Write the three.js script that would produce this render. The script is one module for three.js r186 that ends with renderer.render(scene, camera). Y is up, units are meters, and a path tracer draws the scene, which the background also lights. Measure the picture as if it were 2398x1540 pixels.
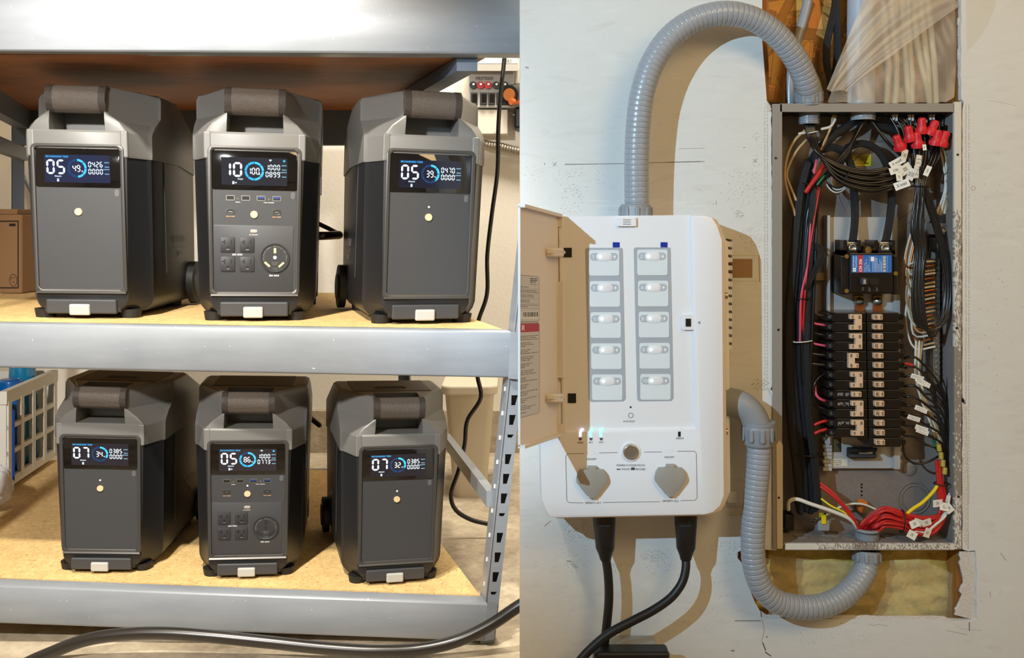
import * as THREE from 'three';
import { RoundedBoxGeometry } from 'three/addons/geometries/RoundedBoxGeometry.js';
import { mergeGeometries, toCreasedNormals, mergeVertices } from 'three/addons/utils/BufferGeometryUtils.js';
import { RectAreaLightUniformsLib } from 'three/addons/lights/RectAreaLightUniformsLib.js';

// ---------------------------------------------------------------- camera, lights, exposure
const F = 2200, CX = 1199, CY = 520, EYE = 0.88;         // focal length and principal point in pixels of 2398 x 1540; eye height
const scene = new THREE.Scene();
const camera = new THREE.PerspectiveCamera(2 * Math.atan(770 / F) * 180 / Math.PI, 2398 / 1540, 0.05, 30);
camera.position.set(0, EYE, 0);
camera.lookAt(0, EYE, -1);
camera.setViewOffset(2398, 1540, 0, 770 - CY, 2398, 1540);   // vertical lens shift
camera.updateProjectionMatrix();
const renderer = new THREE.WebGLRenderer({ antialias: true });
renderer.toneMapping = THREE.LinearToneMapping;
renderer.toneMappingExposure = 1.0;
renderer.shadowMap.enabled = true;
RectAreaLightUniformsLib.init();
scene.background = new THREE.Color(0x000000);

const WD = 1.76;                                           // distance of the panel wall
const LIGHTS = {
  unseenCool: { pos: [-0.95, 1.38, -0.14], aim: [0.50, 0.84, -1.76], color: [0.50, 0.78, 1.0], cd: 11.5, angle: 0.43, pen: 0.5, radius: 0.35 },  // unseen lamp, placed for the cool light from upper left
  shelf: { pos: [-0.72, 2.20, -0.95], aim: [-0.70, 0.55, -2.1], color: [1.0, 0.93, 0.80], cd: 20, angle: 0.48, pen: 0.6, radius: 2.2 },  // unseen lamp, placed to light the shelving steeply from above
  front: { pos: [-0.99, 1.66, 0.05], aim: [-0.72, 0.80, -2.0], color: [1.0, 0.965, 0.92], cd: 20, angle: 0.41, pen: 0.35, radius: 3 },  // unseen lamp, placed to light the shelving from the front
  warm: { pos: [1.25, 2.05, 0.25], aim: [0.75, 0.75, -1.76], color: [1.0, 0.70, 0.34], w: 1.2, h: 0.7, nits: 7.2 },  // unseen panel, placed to warm the shadows on the panel wall
  back: { pos: [-0.02, 2.40, -2.75], aim: [-0.05, 0, -2.9], color: [1.0, 0.92, 0.78], w: 0.5, h: 0.5, nits: 58 },  // unseen panel, placed to brighten the wall behind the shelving
};

// ---------------------------------------------------------------- helpers
const V3 = (x, y, z) => new THREE.Vector3(x, y, z);
const at = (u, v, d) => V3((u - CX) * d / F, EYE - (v - CY) * d / F, -d);   // a photograph pixel at distance d, in metres
const R = (u, v, dz = 0) => at(u, v, WD - dz);                              // dz metres proud of the panel wall
let seed = 12345;
const rnd = () => { seed = (seed * 1664525 + 1013904223) >>> 0; return seed / 4294967296; };
const rr = (a, b) => a + (b - a) * rnd();
const taken = {};
function numbered(n) { const k = taken[n] = (taken[n] ?? -1) + 1; return k ? n + '_' + String(k).padStart(3, '0') : n; }
function shadow(o) { o.castShadow = true; o.receiveShadow = true; return o; }
function thing(name, label, category, pos = [0, 0, 0], group, turn = 0) {
  const o = new THREE.Group(); o.name = numbered(name); o.position.set(...(pos.isVector3 ? pos.toArray() : pos)); o.rotation.y = turn;
  o.userData = { label, category }; if (group) o.userData.group = group; scene.add(o); return o;
}
function structure(name) { const o = new THREE.Group(); o.name = name; o.userData = { kind: 'structure' }; scene.add(o); return o; }
function part(parent, name, geo, mat, label) {              // geo in the parent's own space
  const m = shadow(new THREE.Mesh(Array.isArray(geo) ? join(geo) : geo, mat)); m.name = name; if (label) m.userData.label = label; parent.add(m); return m;
}
function wpart(parent, name, geo, mat, label) {             // geo in world space
  const g = Array.isArray(geo) ? join(geo) : geo; const p = parent.getWorldPosition(V3(0, 0, 0)); g.translate(-p.x, -p.y, -p.z);
  return part(parent, name, g, mat, label);
}
function single(name, label, category, geo, mat, group) {   // a thing that is one mesh, geo in world space
  const g = Array.isArray(geo) ? join(geo) : geo; g.computeBoundingBox(); const b = g.boundingBox, c = b.getCenter(V3(0, 0, 0)); c.y = b.min.y;
  g.translate(-c.x, -c.y, -c.z);
  const m = shadow(new THREE.Mesh(g, mat)); m.name = numbered(name); m.position.copy(c); m.userData = { label, category }; if (group) m.userData.group = group;
  scene.add(m); return m;
}
function join(list) {
  const gs = list.map((g) => { const n = g.index ? g.toNonIndexed() : g; for (const k of Object.keys(n.attributes)) if (!['position', 'normal', 'uv'].includes(k)) n.deleteAttribute(k); if (!n.attributes.uv) n.setAttribute('uv', new THREE.Float32BufferAttribute(new Float32Array(n.attributes.position.count * 2), 2)); return n; });
  return mergeGeometries(gs);
}
function box(x0, x1, y0, y1, z0, z1, r = 0) {
  const w = Math.abs(x1 - x0), h = Math.abs(y1 - y0), d = Math.abs(z1 - z0);
  const g = r > 0 ? new RoundedBoxGeometry(w, h, d, 2, Math.min(r, w / 2.01, h / 2.01, d / 2.01)) : new THREE.BoxGeometry(w, h, d);
  g.translate((x0 + x1) / 2, (y0 + y1) / 2, (z0 + z1) / 2); return g;
}
function pbox(u0, v0, u1, v1, dz0, dz1, r = 0) {            // front face fills the pixel rectangle at dz1, reaching back to dz0
  const a = R(u0, v0, dz1), b = R(u1, v1, dz1); return box(a.x, b.x, b.y, a.y, -WD + dz0, -WD + dz1, r);
}
function dbox(u0, v0, u1, v1, d0, d1, r = 0) {              // the same with distances, d0 nearer
  const a = at(u0, v0, d0), b = at(u1, v1, d0); return box(a.x, b.x, b.y, a.y, -d1, -d0, r);
}
function hexa(p) {                                          // eight corners: front tl tr br bl, back tl tr br bl
  const g = new THREE.BufferGeometry(), q = [[3, 2, 1, 0], [4, 5, 6, 7], [0, 1, 5, 4], [2, 3, 7, 6], [1, 2, 6, 5], [3, 0, 4, 7]], pos = [];
  for (const f of q) for (const k of [0, 1, 2, 0, 2, 3]) pos.push(...p[f[k]].toArray());
  g.setAttribute('position', new THREE.Float32BufferAttribute(pos, 3)); g.computeVertexNormals(); return uvBox(g);
}
function uvBox(g, s = 1) {                                   // uv in metres, by the way each face points
  const n = g.index ? g.toNonIndexed() : g, p = n.attributes.position, uv = new Float32Array(p.count * 2), a = V3(), b = V3(), c = V3();
  for (let i = 0; i < p.count; i += 3) {
    a.fromBufferAttribute(p, i); b.fromBufferAttribute(p, i + 1); c.fromBufferAttribute(p, i + 2);
    const nn = b.clone().sub(a).cross(c.clone().sub(a)); const ax = Math.abs(nn.x), ay = Math.abs(nn.y), az = Math.abs(nn.z);
    for (let k = 0; k < 3; k++) { const q = [a, b, c][k]; const [s0, t0] = az >= ax && az >= ay ? [q.x, q.y] : ay >= ax ? [q.x, q.z] : [q.z, q.y]; uv[(i + k) * 2] = s0 * s; uv[(i + k) * 2 + 1] = t0 * s; }
  }
  n.setAttribute('uv', new THREE.BufferAttribute(uv, 2)); return n;
}
function shapeOf(pts) { const s = new THREE.Shape(); pts.forEach(([x, y], i) => (i ? s.lineTo(x, y) : s.moveTo(x, y))); s.closePath(); return s; }
function rrect(x0, x1, y0, y1, r) {
  const s = new THREE.Shape(); s.moveTo(x0 + r, y0); s.lineTo(x1 - r, y0); s.absarc(x1 - r, y0 + r, r, -Math.PI / 2, 0); s.lineTo(x1, y1 - r); s.absarc(x1 - r, y1 - r, r, 0, Math.PI / 2);
  s.lineTo(x0 + r, y1); s.absarc(x0 + r, y1 - r, r, Math.PI / 2, Math.PI); s.lineTo(x0, y0 + r); s.absarc(x0 + r, y0 + r, r, Math.PI, Math.PI * 1.5); return s;
}
function extrude(shape, z0, z1, bevel = 0, seg = 6) {
  const g = new THREE.ExtrudeGeometry(shape, { depth: Math.max(1e-5, z1 - z0 - 2 * bevel), bevelEnabled: bevel > 0, bevelThickness: bevel, bevelSize: bevel, bevelOffset: -bevel, bevelSegments: 2, curveSegments: seg });
  g.translate(0, 0, z0 + bevel); return g;
}
function pshape(pts, dz) { return shapeOf(pts.map(([u, v]) => { const p = R(u, v, dz); return [p.x, p.y]; })); }
function prrect(u0, v0, u1, v1, dz, rpx) { const a = R(u0, v0, dz), b = R(u1, v1, dz); return rrect(a.x, b.x, b.y, a.y, rpx * (WD - dz) / F); }
function ext(shape, dz0, dz1, bevel = 0, seg = 6) { return extrude(shape, -WD + dz0, -WD + dz1, bevel, seg); }
function tube(pts, r, seg = 40, rad = 10, caps = true) {
  const c = new THREE.CatmullRomCurve3(pts, false, 'centripetal'), g = new THREE.TubeGeometry(c, seg, r, rad, false);
  if (!caps) return g;
  const list = [g];
  for (const t of [0, 1]) { const s = new THREE.SphereGeometry(r, rad, 4); const p = c.getPointAt(t); s.translate(p.x, p.y, p.z); list.push(s); }
  return join(list);
}
function ribbed(pts, r, pitch, depth, rad = 20, per = 8, skew = 0.0) {      // flexible conduit: sharp grooves between rounded ribs
  const c = new THREE.CatmullRomCurve3(pts, false, 'centripetal'); c.arcLengthDivisions = 600; const L = c.getLength(), n = Math.ceil(L / pitch * per), fr = c.computeFrenetFrames(n, false);
  const pos = [], idx = [], uv = [];
  for (let i = 0; i <= n; i++) {
    const p = c.getPointAt(i / n);
    for (let k = 0; k <= rad; k++) {
      const a = k / rad * 2 * Math.PI, ph = ((i / per + skew * k / rad) % 1 + 1) % 1, q = r - depth * Math.pow(Math.abs(2 * ph - 1), 7);
      const x = Math.cos(a) * q, y = Math.sin(a) * q, N = fr.normals[i], B = fr.binormals[i];
      pos.push(p.x + N.x * x + B.x * y, p.y + N.y * x + B.y * y, p.z + N.z * x + B.z * y); uv.push(k / rad, i / n * L);
    }
  }
  const w = rad + 1; for (let i = 0; i < n; i++) for (let k = 0; k < rad; k++) { const a = i * w + k; idx.push(a, a + 1, a + w, a + 1, a + w + 1, a + w); }
  const g = new THREE.BufferGeometry(); g.setAttribute('position', new THREE.Float32BufferAttribute(pos, 3)); g.setAttribute('uv', new THREE.Float32BufferAttribute(uv, 2)); g.setIndex(idx); g.computeVertexNormals(); return g;
}
function lathe(prof, seg = 28) { return new THREE.LatheGeometry(prof.map(([r, y]) => new THREE.Vector2(r, y)), seg); }
function cyl(a, b, r0, r1 = r0, seg = 20) {                 // from point a to point b
  const d = b.clone().sub(a), g = new THREE.CylinderGeometry(r1, r0, d.length(), seg); g.applyQuaternion(new THREE.Quaternion().setFromUnitVectors(V3(0, 1, 0), d.clone().normalize()));
  g.translate((a.x + b.x) / 2, (a.y + b.y) / 2, (a.z + b.z) / 2); return g;
}
function disc(c, r, t, seg = 24) { return cyl(V3(c.x, c.y, c.z - t), c, r, r, seg); }     // a disc facing the viewer
function loft(secs, capTop = true, capBottom = true) {       // sections: equal lists of points
  const pos = [], n = secs[0].length, put = (...p) => p.forEach((q) => pos.push(q.x, q.y, q.z));
  for (let i = 0; i + 1 < secs.length; i++) for (let k = 0; k < n; k++) { const a = secs[i][k], b = secs[i][(k + 1) % n], c = secs[i + 1][(k + 1) % n], d = secs[i + 1][k]; put(a, b, c, a, c, d); }
  const cap = (s, flip) => { const tri = THREE.ShapeUtils.triangulateShape(s.map((p) => new THREE.Vector2(p.x, p.z)), []); for (const t of tri) { const [a, b, c] = t.map((k) => s[k]); flip ? put(a, b, c) : put(a, c, b); } };
  if (capBottom) cap(secs[0], true); if (capTop) cap(secs[secs.length - 1], false);
  const g = new THREE.BufferGeometry(); g.setAttribute('position', new THREE.Float32BufferAttribute(pos, 3)); g.computeVertexNormals(); return g;
}
function creased(g, a = 0.6) { g = g.clone(); if (g.index) g = g.toNonIndexed(); for (const k of Object.keys(g.attributes)) if (k !== 'position') g.deleteAttribute(k); g = toCreasedNormals(mergeVertices(g, 1e-5), a); const p = g.attributes.position, uv = new Float32Array(p.count * 2); for (let i = 0; i < p.count; i++) { uv[2 * i] = p.getX(i) + p.getZ(i) * .37; uv[2 * i + 1] = p.getY(i) + p.getZ(i) * .83; } g.setAttribute('uv', new THREE.BufferAttribute(uv, 2)); return g; }

// ---------------------------------------------------------------- textures
const canvas = (w, h) => { const c = document.createElement('canvas'); c.width = w; c.height = h; return c; };
function tex(c, srgb = true) { const t = new THREE.CanvasTexture(c); if (srgb) t.colorSpace = THREE.SRGBColorSpace; t.magFilter = THREE.LinearFilter; t.wrapS = t.wrapT = THREE.RepeatWrapping; return t; }
function lattice(n, s) { const a = new Float32Array(n * n); let q = s * 7919 + 17; for (let i = 0; i < n * n; i++) { q = (q * 1664525 + 1013904223) >>> 0; a[i] = q / 4294967296; } return a; }
function fbm(N, base, oct, s, ax = 1, ay = 1) {              // tiling value noise, 0..1
  const out = new Float32Array(N * N); let amp = 1, sum = 0;
  for (let o = 0; o < oct; o++) {
    const n = base << o, A = lattice(256, s + o);
    const nx = Math.max(2, Math.round(n * ax)), ny = Math.max(2, Math.round(n * ay));
    for (let y = 0; y < N; y++) { const fy = y / N * ny, y0 = Math.floor(fy), ty = fy - y0, sy = ty * ty * (3 - 2 * ty);
      for (let x = 0; x < N; x++) { const fx = x / N * nx, x0 = Math.floor(fx), tx = fx - x0, sx = tx * tx * (3 - 2 * tx);
        const g = (i, j) => A[((j % ny) % 256) * 256 + ((i % nx) % 256)];
        const v = (g(x0, y0) * (1 - sx) + g(x0 + 1, y0) * sx) * (1 - sy) + (g(x0, y0 + 1) * (1 - sx) + g(x0 + 1, y0 + 1) * sx) * sy; out[y * N + x] += v * amp; } }
    sum += amp; amp *= 0.55;
  }
  for (let i = 0; i < out.length; i++) out[i] /= sum; return out;
}
function paintTex(N, f, srgb = true) {
  const d = new Uint8Array(N * N * 4); for (let i = 0; i < N * N; i++) { const c = f(i); d[i * 4] = Math.max(0, Math.min(255, c[0])); d[i * 4 + 1] = Math.max(0, Math.min(255, c[1])); d[i * 4 + 2] = Math.max(0, Math.min(255, c[2])); d[i * 4 + 3] = 255; }
  const t = new THREE.DataTexture(d, N, N, THREE.RGBAFormat); t.magFilter = THREE.LinearFilter; t.minFilter = THREE.LinearFilter; t.wrapS = t.wrapT = THREE.RepeatWrapping; if (srgb) t.colorSpace = THREE.SRGBColorSpace; t.needsUpdate = true; return t;
}
const rep = (t, a, b = a) => { const c = t.clone(); c.repeat.set(a, b); c.needsUpdate = true; return c; };
const mix = (a, b, t) => a.map((x, i) => x + (b[i] - x) * t);
function std(color, rough = 0.6, metal = 0, more = {}) { return new THREE.MeshPhysicalMaterial({ color, roughness: rough, metalness: metal, ...more }); }
// ---------------------------------------------------------------- materials
const n1 = fbm(512, 4, 6, 1), n2 = fbm(512, 32, 3, 40), n3 = fbm(512, 6, 5, 90, 1, 8), n4 = fbm(512, 96, 2, 130);
const txBoard = paintTex(512, (i) => { const g = (n4[i] - .5) * 34 + (n2[i] - .5) * 26 + (n1[i] - .5) * 20, s = n4[i] < 0.17 ? -45 : 0; return [214 + g + s, 180 + g * .95 + s, 122 + g * .8 + s]; });
const txConcrete = paintTex(512, (i) => { const g = (n1[i] - .5) * 80 + (n2[i] - .5) * 40 + (n4[i] - .5) * 18; return [182 + g, 168 + g, 146 + g * .9]; });
const txSteel = paintTex(512, (i) => { const g = (n1[i] - .5) * 22 + (n3[i] - .5) * 12, s = n4[i] > .93 ? 60 : 0; return [136 + g + s, 142 + g + s, 150 + g + s]; });
const bmNoise = paintTex(512, (i) => { const g = n2[i] * 150 + n4[i] * 105; return [g, g, g]; }, false);
const bmFine = paintTex(512, (i) => { const g = n4[i] * 255; return [g, g, g]; }, false);
const bmSoft = paintTex(512, (i) => { const g = n1[i] * 255; return [g, g, g]; }, false);
const txGrey = paintTex(512, (i) => { const g = (n1[i] - .5) * 26 + (n4[i] - .5) * 12; return [132 + g, 122 + g, 116 + g]; });
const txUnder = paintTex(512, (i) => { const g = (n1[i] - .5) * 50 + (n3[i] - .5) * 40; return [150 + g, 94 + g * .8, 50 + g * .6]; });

const M = {
  steel: std(0xffffff, .38, 0, { map: rep(txSteel, 1.6), clearcoat: .35, clearcoatRoughness: .3 }),
  steelDark: std(0x5b6675, .5, 0, { clearcoat: .2, clearcoatRoughness: .4 }),
  board: std(0xffffff, .8, 0, { map: rep(txBoard, 2.4), bumpMap: rep(bmFine, 2.4), bumpScale: .0006 }),
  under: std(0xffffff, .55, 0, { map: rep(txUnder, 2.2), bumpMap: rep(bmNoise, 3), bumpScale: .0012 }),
  concrete: std(0xffffff, .75, 0, { map: rep(txConcrete, 1.3), bumpMap: rep(bmNoise, 1.3), bumpScale: .001 }),
  wallWarm: std(0xe9e4da, .8, 0, { bumpMap: rep(bmNoise, 2), bumpScale: .0008 }),
  ceiling: std(0xe8e2d4, .9),
  body: std(0x1c1d20, .42, 0, { bumpMap: rep(bmFine, 8), bumpScale: .0001 }),
  shell: std(0x6f6f6e, .42, .1),
  plate: std(0x393a3d, .5, .1),
  bezel: std(0x4c4b4a, .36, .5),
  glass: std(0x0a0a0c, .06, 0, { clearcoat: 1, clearcoatRoughness: .03 }),
  gold: std(0xd9bd95, .4, .1),
  latch: std(0xa9a9a6, .5),
  rubber: std(0x141416, .6),
  leather: std(0x5a524b, .5, 0, { bumpMap: rep(bmNoise, 12), bumpScale: .0016 }), band: std(0x39332e, .6, 0, { bumpMap: rep(bmNoise, 12), bumpScale: .0012 }),
  stitch: std(0x1c1a18, .8),
  black: std(0x111113, .45), socket: std(0x29292c, .5), slot: std(0x050506, .6), tab: std(0x58585a, .4),
  blackGloss: std(0x0e0e10, .28, 0, { clearcoat: .4, clearcoatRoughness: .2 }),
  wireBlack: std(0x0d0d0f, .3, 0, { clearcoat: .3, clearcoatRoughness: .2 }),
  cableBlack: std(0x1a1b1e, .42, 0, { bumpMap: rep(bmNoise, 6), bumpScale: .0008 }),
  wireRed: std(0xc0211f, .4), wireWhite: std(0xdad6cb, .45), wireTan: std(0xb49a70, .5), wireYellow: std(0xe6c91a, .45), wireGreen: std(0x1d6b45, .45), wirePink: std(0xd2506c, .45),
  copper: std(0xb8703f, .32, .9), brass: std(0x9a7b3c, .4, .7),
  nut: std(0xd3202b, .45), tag: std(0xd9d5ca, .6),
  conduit: std(0x979aa0, .34, 0, { clearcoat: .3, clearcoatRoughness: .2 }),
  fitting: std(0x8b8e93, .45),
  white: std(0xe9e8eb, .45), whiteLid: std(0xe6ddd6, .5), film: std(0xaab0b8, .28, 0, { clearcoat: .5, clearcoatRoughness: .12 }), card: std(0xdfe4e8, .3),
  grey: std(0x9c9890, .55), metal: std(0xb7b7b4, .3, .9), screw: std(0xa9a49a, .35, .85),
  boxGrey: std(0xffffff, .5, 0, { map: rep(txGrey, 3) }), flange: std(0x8d8781, .48), busPlate: std(0xb9b9bb, .42, .2),
  beige: std(0xd7b89a, .5), blue: std(0x1a3f8f, .4),
  wood: null, osb: null, led: new THREE.MeshStandardMaterial({ color: 0xffffff, emissive: 0xffffff, emissiveIntensity: 1.6 }),
  cyan: new THREE.MeshStandardMaterial({ color: 0xbfffe8, emissive: 0x59f2c8, emissiveIntensity: 1.3 }),
  violet: new THREE.MeshStandardMaterial({ color: 0xffffff, emissive: 0xdccfff, emissiveIntensity: 1.6 }),
  basket: std(0xdedcd4, .5), trash: std(0xd8cdb8, .5), cardboard: std(0x8f6b47, .85),
  gypsum: std(0xece4dc, .9, 0, { bumpMap: rep(bmNoise, 20), bumpScale: .003 }),
};
{ // wood and strand board
  const c = canvas(512, 512), g = c.getContext('2d'); g.fillStyle = '#a86c2a'; g.fillRect(0, 0, 512, 512);
  for (let i = 0; i < 420; i++) { const y = rr(0, 512); g.strokeStyle = `rgba(${rr(80, 215) | 0},${rr(45, 140) | 0},${rr(15, 60) | 0},.35)`; g.lineWidth = rr(.6, 4); g.beginPath(); g.moveTo(0, y); g.bezierCurveTo(150, y + rr(-8, 8), 350, y + rr(-8, 8), 512, y); g.stroke(); }
  M.wood = std(0xffffff, .7, 0, { map: rep(tex(c), 3, 3) });
  const o = canvas(1024, 1024), h = o.getContext('2d'); h.fillStyle = '#8a5a20'; h.fillRect(0, 0, 1024, 1024);
  for (let i = 0; i < 1500; i++) {
    h.save(); h.translate(rr(-40, 1064), rr(-40, 1064)); h.rotate(rr(0, 6.28)); const w = rr(50, 190), t = rr(14, 46), k = rr(.72, 1.12);
    h.fillStyle = `rgba(${Math.min(255, 226 * k) | 0},${(168 * k * rr(.9, 1.05)) | 0},${(84 * k) | 0},.92)`; h.beginPath(); h.moveTo(-w / 2, -t / 2 + rr(-4, 4)); h.lineTo(w / 2, -t / 2 + rr(-5, 5)); h.lineTo(w / 2 + rr(-8, 14), t / 2); h.lineTo(-w / 2 + rr(-10, 8), t / 2); h.fill();
    h.strokeStyle = 'rgba(70,38,10,.5)'; h.lineWidth = 1.4; h.stroke(); for (let j = 0; j < 4; j++) { const y = rr(-t / 2, t / 2); h.strokeStyle = `rgba(${rr(90, 225) | 0},${rr(60, 170) | 0},40,.3)`; h.lineWidth = 1; h.beginPath(); h.moveTo(-w / 2, y); h.lineTo(w / 2, y); h.stroke(); } h.restore();
  }
  M.osb = std(0xffffff, .65, 0, { map: rep(tex(o), 1.4) });
}
const SEG = { 0: 'abcdef', 1: 'bc', 2: 'abdeg', 3: 'abcdg', 4: 'bcfg', 5: 'acdfg', 6: 'acdefg', 7: 'abc', 8: 'abcdefg', 9: 'abcdfg' };
function digits(g, s, x, y, w, h, t, gap, col) {
  g.fillStyle = col;
  for (const ch of s) {
    const on = SEG[ch], q = t * .5, p = (a) => { g.beginPath(); a.forEach(([i, j], k) => (k ? g.lineTo(x + i, y + j) : g.moveTo(x + i, y + j))); g.fill(); }, b = 1.2;
    const hz = (yy) => [[q + b, yy], [t * .8 + q, yy - q], [w - t * .8 - q, yy - q], [w - q - b, yy], [w - t * .8 - q, yy + q], [t * .8 + q, yy + q]], vt = (xx, y0, y1) => [[xx, y0 + b], [xx + q, y0 + t * .7], [xx + q, y1 - t * .7], [xx, y1 - b], [xx - q, y1 - t * .7], [xx - q, y0 + t * .7]];
    if (on.includes('a')) p(hz(q)); if (on.includes('g')) p(hz(h / 2)); if (on.includes('d')) p(hz(h - q));
    if (on.includes('f')) p(vt(q, q, h / 2)); if (on.includes('b')) p(vt(w - q, q, h / 2)); if (on.includes('e')) p(vt(q, h / 2, h - q)); if (on.includes('c')) p(vt(w - q, h / 2, h - q));
    x += w + gap;
  }
}
function screenTex({ big, unit, pct, top, bot, head, wifi, bg, two }) {
  const c = canvas(600, 260), g = c.getContext('2d'); g.fillStyle = bg; g.fillRect(0, 0, 600, 260);
  g.textBaseline = 'alphabetic'; if (head) { g.fillStyle = '#39b6ff'; g.font = 'bold 23px sans-serif'; g.fillText('RECHARGING TIME', 12, 27); }
  const one = big[0] === '1';
  if (one) { digits(g, '1', 8, 46, 80, 138, 20, 0, '#f0fbff'); digits(g, big[1], 104, 46, 84, 138, 20, 0, '#f0fbff'); } else digits(g, big, 18, 46, 76, 138, 19, 18, '#f0fbff');
  g.fillStyle = '#e2f4ff'; g.font = 'bold 22px sans-serif'; g.fillText(unit, unit === 'Days' ? 146 : 90, 209);
  g.fillRect(two ? 98 : 112, 224, 18, 28); g.fillStyle = bg; g.fillRect(two ? 102 : 116, 230, 10, 5); if (two) { g.fillStyle = '#e2f4ff'; g.fillRect(118, 236, 8, 5); g.beginPath(); g.arc(132, 238, 7, 0, 7); g.fill(); }
  const cx = 298, cy = 126; g.lineWidth = 20;
  for (let i = 0; i < 8; i++) { const a = -Math.PI / 2 + i * Math.PI / 4, f = Math.max(0, Math.min(1, pct / 12.5 - i)); g.strokeStyle = '#123a66'; g.beginPath(); g.arc(cx, cy, 78, a + .03, a + Math.PI / 4 - .03); g.stroke(); if (f > 0) { g.strokeStyle = i < 4 ? '#42c3ff' : '#2bb0ff'; g.beginPath(); g.arc(cx, cy, 78, a + .03, a + .03 + (Math.PI / 4 - .06) * f); g.stroke(); } }
  const s = String(pct); digits(g, s, cx - s.length * 19 - (s.length > 2 ? 6 : 4), cy - 32, 33, 66, 9, 6, '#f0fbff'); g.fillStyle = '#e2f4ff'; g.font = 'bold 20px sans-serif'; g.fillText('%', cx + 38, cy + 34);
  digits(g, top, 400, 60, 29, 56, 9, 6, '#e9f8ff'); digits(g, bot, 400, 126, 29, 56, 9, 6, '#e9f8ff');
  g.fillStyle = '#9fdcff'; g.font = 'bold 15px sans-serif'; g.fillText('INPUT', 548, 74); g.fillText('Watts', 551, 114); g.fillText('OUTPUT', 537, 138); g.fillText('Watts', 551, 180);
  if (wifi) { g.strokeStyle = '#e9f8ff'; g.lineWidth = 5; for (const r of [6, 13, 20]) { g.beginPath(); g.arc(444, 36, r, -2.3, -.84); g.stroke(); } g.fillStyle = '#39b6ff'; g.beginPath(); g.arc(570, 26, 11, 0, 7); g.fill(); }
  return tex(c);
}
function printMat(c, rough = .5) { const t = tex(c); t.wrapS = t.wrapT = THREE.ClampToEdgeWrapping; return new THREE.MeshStandardMaterial({ map: t, transparent: true, roughness: rough }); }
function plane(parent, name, w, h, p, mat, rx = 0, ry = 0, rz = 0) { const g = new THREE.PlaneGeometry(w, h); const m = new THREE.Mesh(g, mat); m.name = name; m.position.copy(p); m.rotation.set(rx, ry, rz); m.receiveShadow = true; parent.add(m); return m; }
function pprint(parent, name, u0, v0, u1, v1, dz, mat) {     // flat print on a face parallel to the panel wall
  const a = R(u0, v0, dz), b = R(u1, v1, dz), o = parent.getWorldPosition(V3(0, 0, 0)); return plane(parent, name, b.x - a.x, a.y - b.y, a.clone().add(b).multiplyScalar(.5).sub(o), mat);
}
// ---------------------------------------------------------------- the room
const X0 = -2.4, X1 = 2.0, ZB = -3.62, ZF = 1.7, HC = 2.5;
{
  const f = structure('floor'); part(f, 'slab', uvBox(box(X0 - .1, X1 + .1, -.12, 0, ZB - .1, ZF + .1)), M.concrete);
  const c = structure('ceiling'); part(c, 'board', box(X0 - .1, X1 + .1, HC, HC + .1, ZB - .1, ZF + .1), M.ceiling);
  const wb = structure('wall_back'); part(wb, 'board', uvBox(box(X0, X1, 0, HC, ZB - .1, ZB)), M.wallWarm);
  const wl = structure('wall_left'); part(wl, 'board', uvBox(box(X0 - .1, X0, 0, HC, ZB, ZF)), M.wallWarm);
  const wr = structure('wall_right'); part(wr, 'board', uvBox(box(X1, X1 + .1, 0, HC, ZB, ZF)), M.wallWarm);
  const wf = structure('wall_front'); part(wf, 'board', uvBox(box(X0, X1, 0, HC, ZF, ZF + .1)), M.wallWarm);
  const bb = structure('baseboard_back'); part(bb, 'curb', uvBox(box(X0, X1, 0, .16, ZB, ZB + .035)), M.concrete);
}
// unseen lamps, placed out of view to light shelving and walls: each a fitting with a glowing face and its light just in front of it
function aimAt(o, p, a) { o.position.set(...p); const t = new THREE.Object3D(); t.position.set(...a); t.updateMatrixWorld(); o.lookAt(t.position); }
function unseenSpotLamp(L, label, housing) {
  const t = thing('unseen_spot_lamp', label, 'lamp', L.pos); const dir = V3(...L.aim).sub(V3(...L.pos)).normalize();
  const q = new THREE.Quaternion().setFromUnitVectors(V3(0, 0, 1), dir);
  const h = part(t, 'housing', lathe([[0, -.14], [.05, -.14], [.06, -.1], [.075, -.03], [.08, -.02], [.08, -.012], [.07, -.02], [0, -.02]]).rotateX(Math.PI / 2).applyQuaternion(q), housing);
  const col = new THREE.Color().setRGB(...L.color);
  part(t, 'lens', new THREE.CylinderGeometry(.066, .066, .006, 28).rotateX(Math.PI / 2).translate(0, 0, -.015).applyQuaternion(q), new THREE.MeshStandardMaterial({ color: 0xffffff, emissive: col, emissiveIntensity: 2 }));
  const s = new THREE.SpotLight(col, L.cd, 0, L.angle, L.pen, 2); s.name = 'unseen_spot_lamp_light'; s.position.copy(dir).multiplyScalar(.03); s.target.position.copy(dir); s.castShadow = true; s.shadow.radius = L.radius; s.shadow.mapSize.set(2048, 2048); t.add(s); t.add(s.target);
}
function unseenPanelLamp(L, label) {
  const t = thing('unseen_panel_lamp', label, 'lamp', L.pos); const d = V3(...L.aim).sub(V3(...L.pos)).normalize(); const q = new THREE.Quaternion().setFromUnitVectors(V3(0, 0, 1), d); t.quaternion.copy(q);
  part(t, 'frame', box(-L.w / 2 - .02, L.w / 2 + .02, -L.h / 2 - .02, L.h / 2 + .02, -.05, -.012, .01), M.wallWarm);
  const col = new THREE.Color().setRGB(...L.color);
  part(t, 'diffuser', box(-L.w / 2, L.w / 2, -L.h / 2, L.h / 2, -.012, -.004), new THREE.MeshStandardMaterial({ color: 0xffffff, emissive: col, emissiveIntensity: .6 }));
  const a = new THREE.RectAreaLight(col, L.nits, L.w, L.h); a.name = 'unseen_panel_lamp_light'; a.position.set(0, 0, .002); a.rotation.y = Math.PI; t.add(a);
}
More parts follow.
